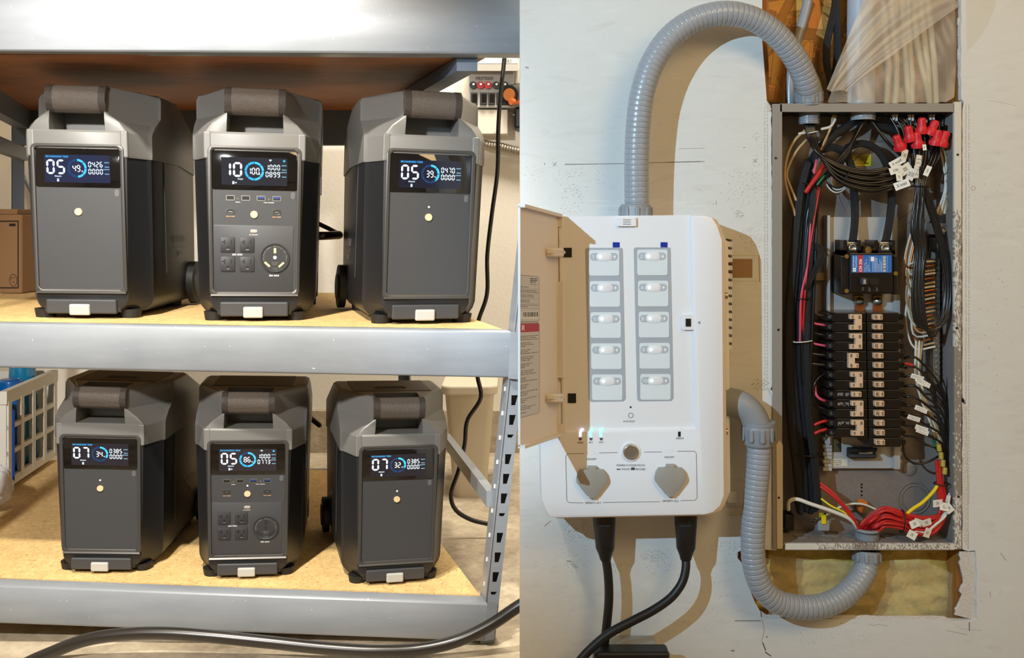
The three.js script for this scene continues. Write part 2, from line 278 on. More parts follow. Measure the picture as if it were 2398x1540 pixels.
unseenSpotLamp(LIGHTS.unseenCool, 'unseen cool white lamp placed to light the wall with the open electrical panel', M.black);
unseenSpotLamp(LIGHTS.front, 'unseen neutral white spot lamp left of view, placed to light the shelving front', M.black);
unseenSpotLamp(LIGHTS.shelf, 'unseen neutral white spot lamp overhead, placed to light the steel shelving', M.wallWarm);
unseenPanelLamp(LIGHTS.warm, 'unseen warm yellow light panel placed to warm the shadows on the panel wall');
unseenPanelLamp(LIGHTS.back, 'unseen square light panel placed to light the back wall behind the shelving');
// ---------------------------------------------------------------- steel shelving
const SD = 1.95, DEPTH = 1.02, SKEW = -0.335;               // front distance, depth, sideways run per metre of depth
const LEV = { top: [118, 124], mid: [757, 776], low: [1370, 1414] };   // photograph heights of the front upper edge at u = 0 and u = 1205
const edgeV = (lev, u) => LEV[lev][0] + (LEV[lev][1] - LEV[lev][0]) * u / 1205;
const levY = (lev, x) => { const u = CX + x * F / SD; return EYE - (edgeV(lev, u) - CY) * SD / F; };
const skx = (x, d) => x + SKEW * (d - SD);
{
  const rack = thing('steel_shelving', 'grey steel boltless shelving rack holding six power stations', 'shelving', [-0.6, 0, -2.4]);
  const UL = -190;                                            // left end, outside the frame
  const beam = (name, vt, vb, ur, d0 = SD, d1 = SD + .042, lab) => {      // vt, vb: functions of u
    const c = (u, v) => at(u, v, SD); const A = c(UL, vt(UL)), B = c(ur, vt(ur)), C = c(ur, vb(ur)), D = c(UL, vb(UL)); const s = (p, d) => V3(skx(p.x, d), p.y, -d), k = .0045;
    // front face with rounded upper and lower edges
    const prof = [[0, k, 0], [0, k * .3, k * .3], [0, 0, k], [0, 0, d1 - d0], [1, 0, d1 - d0], [1, 0, k], [1, k * .3, k * .3], [1, k, 0]];   // [top/bottom, inset y, depth]
    const secs = [UL, ur].map((u) => prof.map(([b, iy, dz]) => { const p = c(u, b ? vb(u) : vt(u)); return V3(skx(p.x, d0 + dz), p.y + (b ? iy : -iy), -(d0 + dz)); }));
    const pos = []; const put = (...a) => a.forEach((p) => pos.push(p.x, p.y, p.z)), n = prof.length;
    for (let i = 0; i < n; i++) { const j = (i + 1) % n, [a, b] = [secs[0][i], secs[0][j]], [e, f] = [secs[1][i], secs[1][j]]; put(a, b, f, a, f, e); }
    for (let i = 1; i + 1 < n; i++) { put(secs[0][0], secs[0][i + 1], secs[0][i]); put(secs[1][0], secs[1][i], secs[1][i + 1]); }
    const g = new THREE.BufferGeometry(); g.setAttribute('position', new THREE.Float32BufferAttribute(pos, 3)); g.computeVertexNormals();
    const cr = creased(g, .9); return wpart(rack, name, uvBoxKeep(cr), M.steel, lab);
  };
  function uvBoxKeep(g) { const p = g.attributes.position, uv = new Float32Array(p.count * 2); for (let i = 0; i < p.count; i++) { uv[2 * i] = p.getX(i); uv[2 * i + 1] = p.getY(i) + p.getZ(i); } g.setAttribute('uv', new THREE.BufferAttribute(uv, 2)); return g; }
  beam('beam', (u) => -40, (u) => 119 + 7 * u / 1205, 1300, SD, SD + .05);
  beam('beam', (u) => edgeV('mid', u), (u) => 861 + 24 * u / 1205, 1196);
  beam('beam', (u) => edgeV('low', u), (u) => 1460 + 45 * u / 1205, 1141);
  // end plates of the beams, hooked on the post
  wpart(rack, 'end_plate', hexa([at(1196, 776, SD - .004), at(1222, 778, SD - .004), at(1214, 888, SD - .004), at(1190, 886, SD - .004), at(1196, 776, SD + .01), at(1222, 778, SD + .01), at(1214, 888, SD + .01), at(1190, 886, SD + .01)]), M.steel);
  wpart(rack, 'end_plate', hexa([at(1141, 1411, SD - .004), at(1166, 1412, SD - .004), at(1157, 1496, SD - .004), at(1136, 1500, SD - .004), at(1141, 1411, SD + .01), at(1166, 1412, SD + .01), at(1157, 1496, SD + .01), at(1136, 1500, SD + .01)]), M.steel);
  // rear beams and side rails under the decks
  const rail = (x0, y0, d0, x1, y1, d1, h, w, m = M.steelDark) => wpart(rack, 'rail', hexa([V3(x0 - w, y0, -d0), V3(x0 + w, y0, -d0), V3(x0 + w, y0 - h, -d0), V3(x0 - w, y0 - h, -d0), V3(x1 - w, y1, -d1), V3(x1 + w, y1, -d1), V3(x1 + w, y1 - h, -d1), V3(x1 - w, y1 - h, -d1)]), m);
  const topY = EYE - (121 - CY) * SD / F, dB = SD + DEPTH, xl = at(UL, 0, SD).x;
  for (const [y, h] of [[topY, .11], [levY('mid', -.6) - .016, .09], [levY('low', -.6) - .016, .07]]) wpart(rack, 'rear_beam', box(skx(xl, dB), skx(0, dB), y - h, y, -dB - .03, -dB), M.steelDark);
  const xr = at(1110, 0, SD).x; rail(skx(xr, SD + .05), topY - .002, SD + .05, skx(xr, dB), topY - .002, dB, .03, .022);
  rail(skx(xl + .03, SD + .06), topY, SD + .06, skx(xl + .03, dB), topY, dB, .06, .02); rail(skx(xl + .03, SD + .06), topY - .12, SD + .06, skx(xl + .03, dB), topY - .12, dB, .04, .012);
  rail(at(1150, 1160, 2.0).x, at(1150, 1160, 2.0).y + .01, 2.0, at(1046, 1020, 2.75).x, at(1046, 1020, 2.75).y + .005, 2.75, .034, .01, M.steel);
  // right front post: an angle with keyhole slots, leaning a little
  const post = (v, e) => 1178 + (885 - v) * .106 + e;
  const P = (v, e, d) => at(post(v, e), v, d); const d0 = SD + .012;
  const hv = [[-200, 1507]]; const face = new THREE.Shape();
  const toXY = (v, e) => { const p = P(v, e, d0); return [p.x, p.y]; };
  [[1507, 14], [1507, 46], [-200, 46], [-200, 14]].forEach(([v, e], i) => (i ? face.lineTo(...toXY(v, e)) : face.moveTo(...toXY(v, e))));
  for (let v = 925, k = 0; v < 1440; v += 46, k++) { const h = new THREE.Path(); const s = k % 4 === 2 ? 8 : 24; [[v, 24], [v + s, 26], [v + s, 35], [v, 39]].forEach(([a, e], i) => (i ? h.lineTo(...toXY(a, e)) : h.moveTo(...toXY(a, e)))); face.holes.push(h); }
  wpart(rack, 'post', [extrude(face, -d0 - .003, -d0), hexa([P(-200, 13, d0 - .003), P(-200, 16, d0 - .003), P(1507, 16, d0 - .003), P(1507, 13, d0 - .003), P(-200, 0, d0 + .042), P(-200, 3, d0 + .042), P(1507, 3, d0 + .042), P(1507, 0, d0 + .042)])], M.steel);
  wpart(rack, 'post_dark_backing', hexa([P(-200, 20, d0 + .03), P(-200, 46, d0 + .03), P(1507, 46, d0 + .03), P(1507, 20, d0 + .03), P(-200, 20, d0 + .033), P(-200, 46, d0 + .033), P(1507, 46, d0 + .033), P(1507, 20, d0 + .033)]), M.black);  // black sheet behind the slots, so that they look dark
  for (let v = 905; v < 1380; v += 57) wpart(rack, 'hole', hexa([P(v, 5, d0 + .012), P(v, 9, d0 + .012), P(v + 10, 9, d0 + .012), P(v + 10, 5, d0 + .012), P(v, 5, d0 + .03), P(v, 9, d0 + .03), P(v + 10, 9, d0 + .03), P(v + 10, 5, d0 + .03)]), M.wallWarm);
  for (const x of [xl, skx(xl, dB)]) { const z = x === xl ? -SD - .02 : -dB - .02; wpart(rack, 'post', [box(x - .02, x + .02, 0, 1.5, z - .002, z), box(x - .02, x - .018, 0, 1.5, z - .04, z)], M.steelDark); }
  { const x = skx(.0, dB); wpart(rack, 'post', [box(x - .02, x + .02, 0, 1.5, -dB - .022, -dB - .02), box(x + .018, x + .02, 0, 1.5, -dB - .02, -dB + .02)], M.steelDark); }
  // particle board decks
  const deck = (lab, lev, ur, y, mat, t = .016, d0 = SD + .036) => {
    const xr = at(ur, 0, SD).x, xL = xl + .01, yy = (x) => (y !== undefined ? y : levY(lev, x)) , c = (x, d, dy) => V3(skx(x, d), yy(x) + dy, -d);
    const g = hexa([c(xL, d0, 0), c(xr, d0, 0), c(xr, d0, -t), c(xL, d0, -t), c(xL, dB, 0), c(xr, dB, 0), c(xr, dB, -t), c(xL, dB, -t)]);
    return single('shelf_board', lab, 'board', g, mat);
  };
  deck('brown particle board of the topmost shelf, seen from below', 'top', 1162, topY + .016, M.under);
  deck('tan particle board of the middle shelf under the upper three power stations', 'mid', 1193, undefined, M.board);
  deck('tan particle board of the bottom shelf under the lower three power stations', 'low', 1138, undefined, M.board);
}
// ---------------------------------------------------------------- power stations
function printPlate() {                                      // lettering on the outlet panel, 194 x 244 photograph pixels
  const c = canvas(776, 976), g = c.getContext('2d'); const X = (u) => (u - 497) * 4, Y = (v) => (v - 446) * 4;
  g.textAlign = 'center'; g.textBaseline = 'middle'; g.fillStyle = 'rgba(225,225,225,.9)';
  const t = (s, u, v, px, f = 'bold') => { g.font = f + ' ' + px + 'px sans-serif'; g.fillText(s, X(u), Y(v)); };
  t('USB-A', 558, 474.5, 15); t('FAST CHARGE', 629, 474.5, 15); t('AC ON/OFF', 594, 550, 15); t('20A MAX', 556, 597, 23); t('30A MAX', 642, 645.5, 23);
  g.fillStyle = 'rgba(220,175,130,.95)'; t('USB-C100W', 541, 508, 15); t('USB-C100W', 647, 508, 15);
  g.strokeStyle = 'rgba(200,200,200,.7)'; g.lineWidth = 2; for (const u of [558, 629]) { g.beginPath(); g.moveTo(X(u - 3), Y(466)); g.lineTo(X(u + 3), Y(466)); g.moveTo(X(u), Y(466)); g.lineTo(X(u), Y(470)); g.stroke(); }
  return printMat(c);
}
function printSocket() {
  const c = canvas(256, 256), g = c.getContext('2d'); g.translate(128, 128); g.fillStyle = 'rgba(150,148,140,.75)'; g.font = '19px sans-serif'; g.textAlign = 'center';
  const s = 'RECREATIONAL VEHICLE USE ONLY'; for (let i = 0; i < s.length; i++) { g.save(); g.rotate(-1.75 + i * 3.5 / (s.length - 1)); g.fillText(s[i], 0, -99); g.restore(); }
  g.font = '14px sans-serif'; g.fillText('30A 125V~', 0, 46); g.fillText('GREEN', 0, 62); g.fillText('TT-30R', 0, 104); return printMat(c);
}
function printSide(second) {
  const c = canvas(512, 256), g = c.getContext('2d'); g.fillStyle = 'rgba(120,120,122,.8)'; g.textAlign = 'left'; g.font = 'bold 92px sans-serif'; g.fillText('ECOFLOW', 6, 96, 500); g.font = '34px sans-serif'; g.fillText(second, 40, 150, 420); g.fillRect(200, 176, 62, 40); return printMat(c);
}
const PR = { plate: printPlate(), socket: printSocket(), sideB: printSide('SMART EXTRA BATTERY'), sideM: printSide('PORTABLE POWER STATION') };
{ const c = canvas(512, 96), g = c.getContext('2d'); g.fillStyle = 'rgba(90,90,95,.9)'; g.font = 'bold 78px sans-serif'; g.textAlign = 'center'; g.fillText('ECOFLOW', 256, 74, 480); PR.top = printMat(c); }

function powerStation(o) {
  const d = o.d, s = d / F, kx = o.kx ?? 1, ky = o.ky ?? 1, L = o.len ?? 470;
  const yaw = o.yaw * Math.PI / 180, x0 = (o.u - CX) * d / F, lev = o.row === 'upper' ? 'mid' : 'low';
  // the deck slopes a little; the feet stand on it under the front
  const baseY = levY(lev, x0 - SKEW * (d - SD)) + .0005;
  const t = thing('power_station', o.label, 'power station', [x0, baseY, -d], o.group, 0), m = -(LEV[lev][1] - LEV[lev][0]) / 1205;
  t.quaternion.setFromUnitVectors(V3(0, 1, 0), V3(-m, 1, -SKEW * m).normalize()).multiply(new THREE.Quaternion().setFromAxisAngle(V3(0, 1, 0), yaw));
  const warp = (g) => {                                      // photograph proportions: the case narrows downwards, leans and slopes at the back
    const p = g.attributes.position, cy = Math.cos(yaw), sy = Math.sin(yaw);
    for (let i = 0; i < p.count; i++) {
      let x = p.getX(i), y = p.getY(i), z = p.getZ(i);
      if (z < -300 && y > 330) y -= (-300 - z) * .42 * Math.min(1, (y - 330) / 170);
      const tp = 1 + (o.taper ?? .085) * (y / 547 - .62), lx = ((o.lean ?? 0) + m * 547 * ky) * (y / 547);
      // follow the tilt of the deck
      const wx = x * tp * kx + lx, wy = y * ky + (x * kx * (o.roll ?? 0)) * 1; p.setXYZ(i, wx * s, wy * s, z * kx * s);
    }
    p.needsUpdate = true; return g;
  };
  const W = (g, crease) => { const w = warp(Array.isArray(g) ? join(g) : g.index ? g.toNonIndexed() : g); if (crease) return creased(w, crease); w.computeVertexNormals(); return w; };
  const pt = (name, g, m, crease, lab) => part(t, name, W(g, crease), m, lab);
  const sec = (y, hf, hs, zc, z0 = 0, nh = 0, nz = 0) => {   // plan outline of the case at height y; nh: half width of the handle opening
    const r = 7, R0 = [[hf - r, z0], [hf - 2, z0 - 2], [hf, z0 - r], [hs - 10, -zc + 8], [hs - 2, -zc], [hs, -zc - 14], [hs, -300], [hs, -(L - 26)], [hs - 8, -(L - 8)], [hs - 26, -L]];
    const right = nh ? [[nh, -nz], [nh, z0], ...R0] : R0;
    return [...right, ...right.slice().reverse().map(([x, z]) => [-x, z])].map(([x, z]) => V3(x, y, z)).reverse();
  };
  pt('case', loft([sec(14, 82, 124, 70, -6), sec(30, 100, 138, 78), sec(46, 107, 143, 78), sec(200, 110, 145, 76), sec(380, 113, 147, 74)]), M.body, .5);
  const sh = [loft([sec(378, 115, 149, 74, 1.5), sec(384, 116, 150, 74, 1.5), sec(436, 116, 150, 76, 1.5), sec(441, 112, 150, 80, -2)]),
    loft([sec(441, 112, 150, 80, -2, 64, 92), sec(462, 96, 150, 105, 0, 63, 92), sec(484, 69, 150, 150, -2, 62, 92), sec(530, 68, 150, 156, -6, 61, 92), sec(541, 66, 146, 160, -12, 61, 92), sec(546, 65, 136, 168, -18, 61, 92)])];
  pt('shell', sh, M.shell, .5);
  for (const q of [-1, 1]) pt('shell_tab', box(q * 106 - 9, q * 106 + 9, 377, 441, -10, 2.5, 4), M.shell);
  // handle
  const h = part(t, 'handle', W(creased(new THREE.CylinderGeometry(1, 1, 136, 20).rotateZ(Math.PI / 2).scale(1, 33, 25).translate(0, 514, -16), .7), .7), M.leather);
  for (const x of [-58, 58]) part(h, 'seam', W(new THREE.CylinderGeometry(1, 1, 15, 24).rotateZ(Math.PI / 2).scale(1, 33.8, 25.8).translate(x * 1.03, 514, -16), .7), M.band);
  pt('top_panel', box(-108, 108, 545.5, 547.5, -296, -120, 1), M.body);
  if (o.kind === 'battery') pt('top_slot', [box(-44, 44, 547, 549, -190, -186), box(-44, 44, 547, 549, -168, -164), box(-44, -40, 547, 549, -190, -164), box(40, 44, 547, 549, -190, -164)], M.bezel);
  else plane(t, 'printed_name', 130 * s * kx, 24 * s * kx, V3(0, 547.9 * ky * s + .0003, -185 * s * kx), PR.top, -Math.PI / 2, 0, Math.PI);
  // face: bezel, plate, screen
  const ring = rrect(-106, 106, 57, 408, 14); ring.holes.push(rrect(-96.5, 96.5, 68, 400, 10));
  const bz = pt('bezel', extrude(ring, -4, 6, 2.5, 5), M.bezel, .5);
  part(t, 'bezel_ledge', W([hexa([V3(-101, 70, 1), V3(101, 70, 1), V3(103, 59, 9), V3(-103, 59, 9), V3(-101, 70, -4), V3(101, 70, -4), V3(103, 56, -4), V3(-103, 56, -4)])]), M.bezel);
  pt('face_plate', extrude(rrect(-97, 97, 60, 402, 9), -5, 1.2), M.plate, .5);
  const gl = pt('display_glass', extrude(rrect(-96, 96, 306, 397, 4), 0, 2.6, .8), M.glass, .5);
  const st = screenTex(o.screen), scr = new THREE.PlaneGeometry(149, 65, 4, 2).translate(-1, 349.5, 3.0);
  const sm = new THREE.MeshPhysicalMaterial({ color: 0x0c0c10, roughness: .12, emissive: 0xffffff, emissiveMap: st, emissiveIntensity: o.glow ?? 1.4 });
  const sg = warp(scr); sg.computeVertexNormals(); part(gl, 'screen', sg, sm);
  pt('film_tab', extrude(rrect(82, 92, 286, 303, 4.9), 1, 2), M.tab);
  pt('power_button', new THREE.CylinderGeometry(8.4, 8.8, 4, 26).rotateX(Math.PI / 2).translate(-2, 249, 2.4), M.gold, .6);
  if (o.led) pt('indicator_light', new THREE.CylinderGeometry(2.1, 2.1, 1, 12).rotateX(Math.PI / 2).translate(-2, 273, 1.9), M.led);
  // base: bar with latch, feet, wheels
  const dr = pt('pull_bar', box(-82, 80, 11, 45, -8, 8, 4), M.plate);
  part(dr, 'latch', W(box(-27, 20, 8, 34, 2, 15, 4)), M.latch, 'light grey latch');
  pt('base_recess', box(-90, 88, 14, 52, -14, -1, 3), M.rubber);
  for (const [x, z] of [[-101, -38], [98, -38], [-101, -(L - 90)], [98, -(L - 90)]]) pt('foot', new THREE.CylinderGeometry(25, 22, 20, 24).translate(x, 10, z), M.rubber, .6);
  for (const q of [-1, 1]) { const w = pt('wheel', new THREE.CylinderGeometry(58, 58, 18, 30).rotateZ(Math.PI / 2).translate(q * (o.kind === 'battery' ? 152 : 132), 62, -(L - 62)), M.rubber, .6); part(w, 'hub', W(new THREE.CylinderGeometry(34, 38, 6, 24).rotateZ(q * -Math.PI / 2).translate(q * (o.kind === 'battery' ? 163 : 143), 62, -(L - 62))), M.plate); }
  for (const q of [-1, 1]) pt('side_seam', box(q * 147.6 - .8, q * 147.6 + .8, 100, 380, -170, -167), M.plate);
  for (const q of [-1, 1]) {                                  // side lettering
    const g = new THREE.PlaneGeometry(150, 75, 4, 4).rotateY(q * Math.PI / 2).translate(q * 148.6, 165, -(L - 165)); const m = part(t, 'printed_name', (() => { const w = warp(g); w.computeVertexNormals(); return w; })(), o.kind === 'battery' ? PR.sideB : PR.sideM); m.castShadow = false;
  }
  if (o.kind === 'station') {
    const X = (u) => u - 597, Y = (v) => 752 - v;
    pt('outlet_panel', extrude(rrect(X(502), X(687), Y(686), Y(528), 3), 0, 2.2, .8), M.plate, .5);
    for (const [u, blue] of [[541, 0], [576, 0], [611, 1], [647, 1]]) { const p = pt('usb_port', [box(X(u) - 10, X(u) + 10, Y(465) - 6, Y(465) - 4.4, 0, 2), box(X(u) - 10, X(u) + 10, Y(465) + 4.4, Y(465) + 6, 0, 2), box(X(u) - 10, X(u) - 8.4, Y(465) - 6, Y(465) + 6, 0, 2), box(X(u) + 8.4, X(u) + 10, Y(465) - 6, Y(465) + 6, 0, 2)], M.metal); part(p, 'port_opening', W(box(X(u) - 8.4, X(u) + 8.4, Y(465) - 4.4, Y(465) + 4.4, 0, 1.4)), M.black); part(p, 'contact_tongue', W(box(X(u) - 7, X(u) + 7, Y(465) + .4, Y(465) + 3.4, 0, 1.8)), blue ? M.blue : M.stitch); }
    for (const u of [541, 647]) { const q = rrect(X(u) - 11, X(u) + 11, Y(497) - 7.5, Y(497) + 7.5, 7.4); q.holes.push(rrect(X(u) - 7.5, X(u) + 7.5, Y(497) - 4, Y(497) + 4, 3.9)); const p = pt('usb_c_port', extrude(q, 0, 2, .5), M.bezel, .5); part(p, 'port_opening', W(extrude(rrect(X(u) - 7.5, X(u) + 7.5, Y(497) - 4, Y(497) + 4, 3.9), 0, 1.4)), M.black); part(p, 'contact_tongue', W(box(X(u) - 5, X(u) + 5, Y(497) - 1, Y(497) + 1, 0, 1.9)), M.metal); }
    pt('switch', extrude(rrect(X(586), X(603), Y(546), Y(538), 3.9), 0, 4, 1), M.grey, .5);
    for (const u of [534, 579]) for (const v of [574, 619]) {
      const p = pt('outlet', extrude(rrect(X(u) - 16.5, X(u) + 16.5, Y(v) - 17.5, Y(v) + 17.5, 2), 0, 5, 1.2), M.socket, .5);
      part(p, 'slot', W([box(X(u) - 8, X(u) - 5.5, Y(v) + 1, Y(v) + 11, 4, 5.3), box(X(u) - 13, X(u) - 8, Y(v) + 5, Y(v) + 7.4, 4, 5.3), box(X(u) + 7, X(u) + 9.5, Y(v) + 1, Y(v) + 11, 4, 5.3)]), M.slot);
      part(p, 'ground_hole', W([new THREE.CylinderGeometry(4, 4, 1, 16, 1, false, 0, 6.283).rotateX(Math.PI / 2).translate(X(u) + 1, Y(v) - 8, 4.9), box(X(u) - 3, X(u) + 5, Y(v) - 12.5, Y(v) - 9.5, 4.4, 5.4)]), M.slot);
      part(p, 'contact', W(box(X(u) - 2.6, X(u) + 4.6, Y(v) - 12.4, Y(v) - 10.2, 4.6, 5.6)), M.metal);
    }
    const rs = pt('round_socket', lathe([[0, 4], [30, 4], [32, 6], [34, 6], [34.5, 4], [34.5, 0]], 40).rotateX(Math.PI / 2).translate(X(644), Y(604), 0), M.socket, .6);
    part(rs, 'contact', W([box(-3, 3, -6, 6, 3.6, 4.9).translate(X(644), Y(587), 0), box(-2.4, 2.4, -8, 8, 3.6, 4.9).rotateZ(.85).translate(X(626), Y(619), 0), box(-2.4, 2.4, -8, 8, 3.6, 4.9).rotateZ(-.85).translate(X(659), Y(620), 0)]), o.row === 'upper' ? M.gold : M.stitch);
    part(rs, 'centre_light', W(new THREE.CylinderGeometry(4.2, 4.2, .8, 16).rotateX(Math.PI / 2).translate(X(644), Y(603), 4.6)), o.row === 'upper' ? M.tag : M.stitch);
    const lp = warp(new THREE.PlaneGeometry(66, 66, 2, 2).translate(X(644), Y(604), 4.4)); lp.computeVertexNormals(); part(rs, 'printed_text', lp, PR.socket).castShadow = false;
    const pp = warp(new THREE.PlaneGeometry(194, 244, 4, 4).translate(X(594), Y(568), 2.6)); pp.computeVertexNormals(); part(t, 'printed_text', pp, PR.plate).castShadow = false;
    pt('side_grip', box(149, 153, 300, 344, -95, -70, 2), M.bezel);
  }
  return t;
}
const UG = 'six power stations on the shelving';
powerStation({ row: 'upper', kind: 'battery', u: 195, d: 2.075, yaw: 4, lean: -19, taper: .02, label: 'extra battery unit at left of the middle shelf, screen reading 49 percent', screen: { big: '05', unit: 'Hours', pct: 49, top: '0426', bot: '0000', head: 1, bg: '#1b2340' } });
powerStation({ row: 'upper', kind: 'station', u: 597, d: 2.075, yaw: 11, lean: 0, label: 'power station with outlets on the middle shelf, screen reading 100 percent', screen: { big: '10', unit: 'Days', pct: 100, top: '1000', bot: '0899', wifi: 1, two: 1, bg: '#23252c' } });
powerStation({ row: 'upper', kind: 'battery', led: 1, u: 996, d: 2.075, yaw: 17, lean: 20, taper: .03, label: 'extra battery unit at right of the middle shelf, screen reading 39 percent', screen: { big: '05', unit: 'Hours', pct: 39, top: '0470', bot: '0000', head: 1, bg: '#141726' } });
const low = { row: 'lower', d: 2.04, kx: .872, ky: .79, led: 1, glow: 1.5 };
powerStation({ ...low, kind: 'battery', u: 240, yaw: 4, lean: -8, taper: .05, len: 520, label: 'extra battery unit beside the white basket on the bottom shelf, screen reading 34 percent', screen: { big: '07', unit: 'Hours', pct: 34, top: '0385', bot: '0000', head: 1, bg: '#241f24' } });
powerStation({ ...low, kind: 'station', u: 581, yaw: 10, lean: 0, taper: .05, len: 520, label: 'power station with outlets on the bottom shelf, screen reading 86 percent', screen: { big: '05', unit: 'Hours', pct: 86, top: '1000', bot: '0773', head: 1, wifi: 1, two: 1, bg: '#2a2426' } });
powerStation({ ...low, kind: 'battery', u: 926, yaw: 16, lean: 10, taper: .05, len: 520, label: 'extra battery unit beside the slotted post on the bottom shelf, screen reading 32 percent', screen: { big: '07', unit: 'Hours', pct: 32, top: '0385', bot: '0000', head: 1, bg: '#201d22' } });
// ---------------------------------------------------------------- things on and behind the shelving
{
  const midY = levY('mid', -1.2), lowY = (x, d) => levY('low', x - SKEW * (d - SD));
  // cardboard box with a printed letter
  const c = canvas(256, 512), g = c.getContext('2d'); g.fillStyle = '#8d6a47'; g.fillRect(0, 0, 256, 512); for (let i = 0; i < 900; i++) { g.fillStyle = `rgba(${rr(90, 170) | 0},${rr(70, 120) | 0},${rr(40, 80) | 0},.2)`; g.fillRect(rr(0, 256), rr(0, 512), rr(2, 14), 1); }
  g.strokeStyle = '#2a1d14'; g.lineWidth = 9; g.strokeRect(-20, 40, 254, 440); g.fillStyle = '#1c130d'; g.font = 'bold 120px sans-serif'; g.fillText('R', 20, 330); g.fillRect(170, 55, 46, 18); g.lineWidth = 4; g.beginPath(); g.ellipse(200, 430, 26, 40, 0, 0, 7); g.stroke(); g.font = '22px sans-serif'; g.fillText('QTY', 178, 424); g.fillText('10', 188, 450);
  const d = 2.74, a = at(-70, 0, d), b = at(52, 0, d), y1 = at(0, 502, d).y; const by = levY('mid', b.x - SKEW * (d - SD)) + .001;
  const bx = thing('cardboard_box', 'brown cardboard box printed with a dark frame and letter R', 'box', [(a.x + b.x) / 2, by, -d - .1]);
  wpart(bx, 'carton', box(a.x, b.x, by, y1, -d - .2, -d, .004), M.cardboard);
  const pm = printMat(c, .85); plane(bx, 'printed_face', .105, y1 - by - .004, V3((b.x - .055) - (a.x + b.x) / 2, (y1 - by) / 2, .1008), pm);
  wpart(bx, 'flap', box(a.x, b.x - .025, y1, y1 + .016, -d - .12, -d - .02, .003), M.cardboard);
  // small white bin in the corner behind it
  const wb = at(62, 645, 2.88), we = at(98, 645, 2.88); single('white_bin', 'small white box at the back of the middle shelf behind the cardboard box', 'box', box(wb.x, we.x, levY('mid', wb.x - SKEW * .93) + .001, wb.y, -2.96, -2.88, .004), M.white);
  // thin cord hanging down the wall with a scrap of tape
  single('loose_wire', 'thin grey cord hanging on the wall above the cardboard box', 'cord', tube([at(38, 330, 3.612), at(46, 380, 3.612), at(58, 420, 3.612), at(72, 448, 3.612), at(78, 475, 3.612), at(84, 505, 3.612), at(92, 560, 3.612)], .006, 30, 8), M.steelDark);
  const tp = new THREE.PlaneGeometry(.045, .05, 3, 3); { const p = tp.attributes.position; for (let i = 0; i < p.count; i++) p.setZ(i, rr(0, .008)); tp.computeVertexNormals(); } tp.rotateZ(.25); { const q = at(73, 512, 3.618); tp.translate(q.x, q.y, q.z); }
  single('tape_scrap', 'crumpled scrap of clear tape on the wall by the hanging cord', 'tape', tp, std(0xb9a79b, .3, 0, { transmission: .3, thickness: 0, side: THREE.DoubleSide }));
}
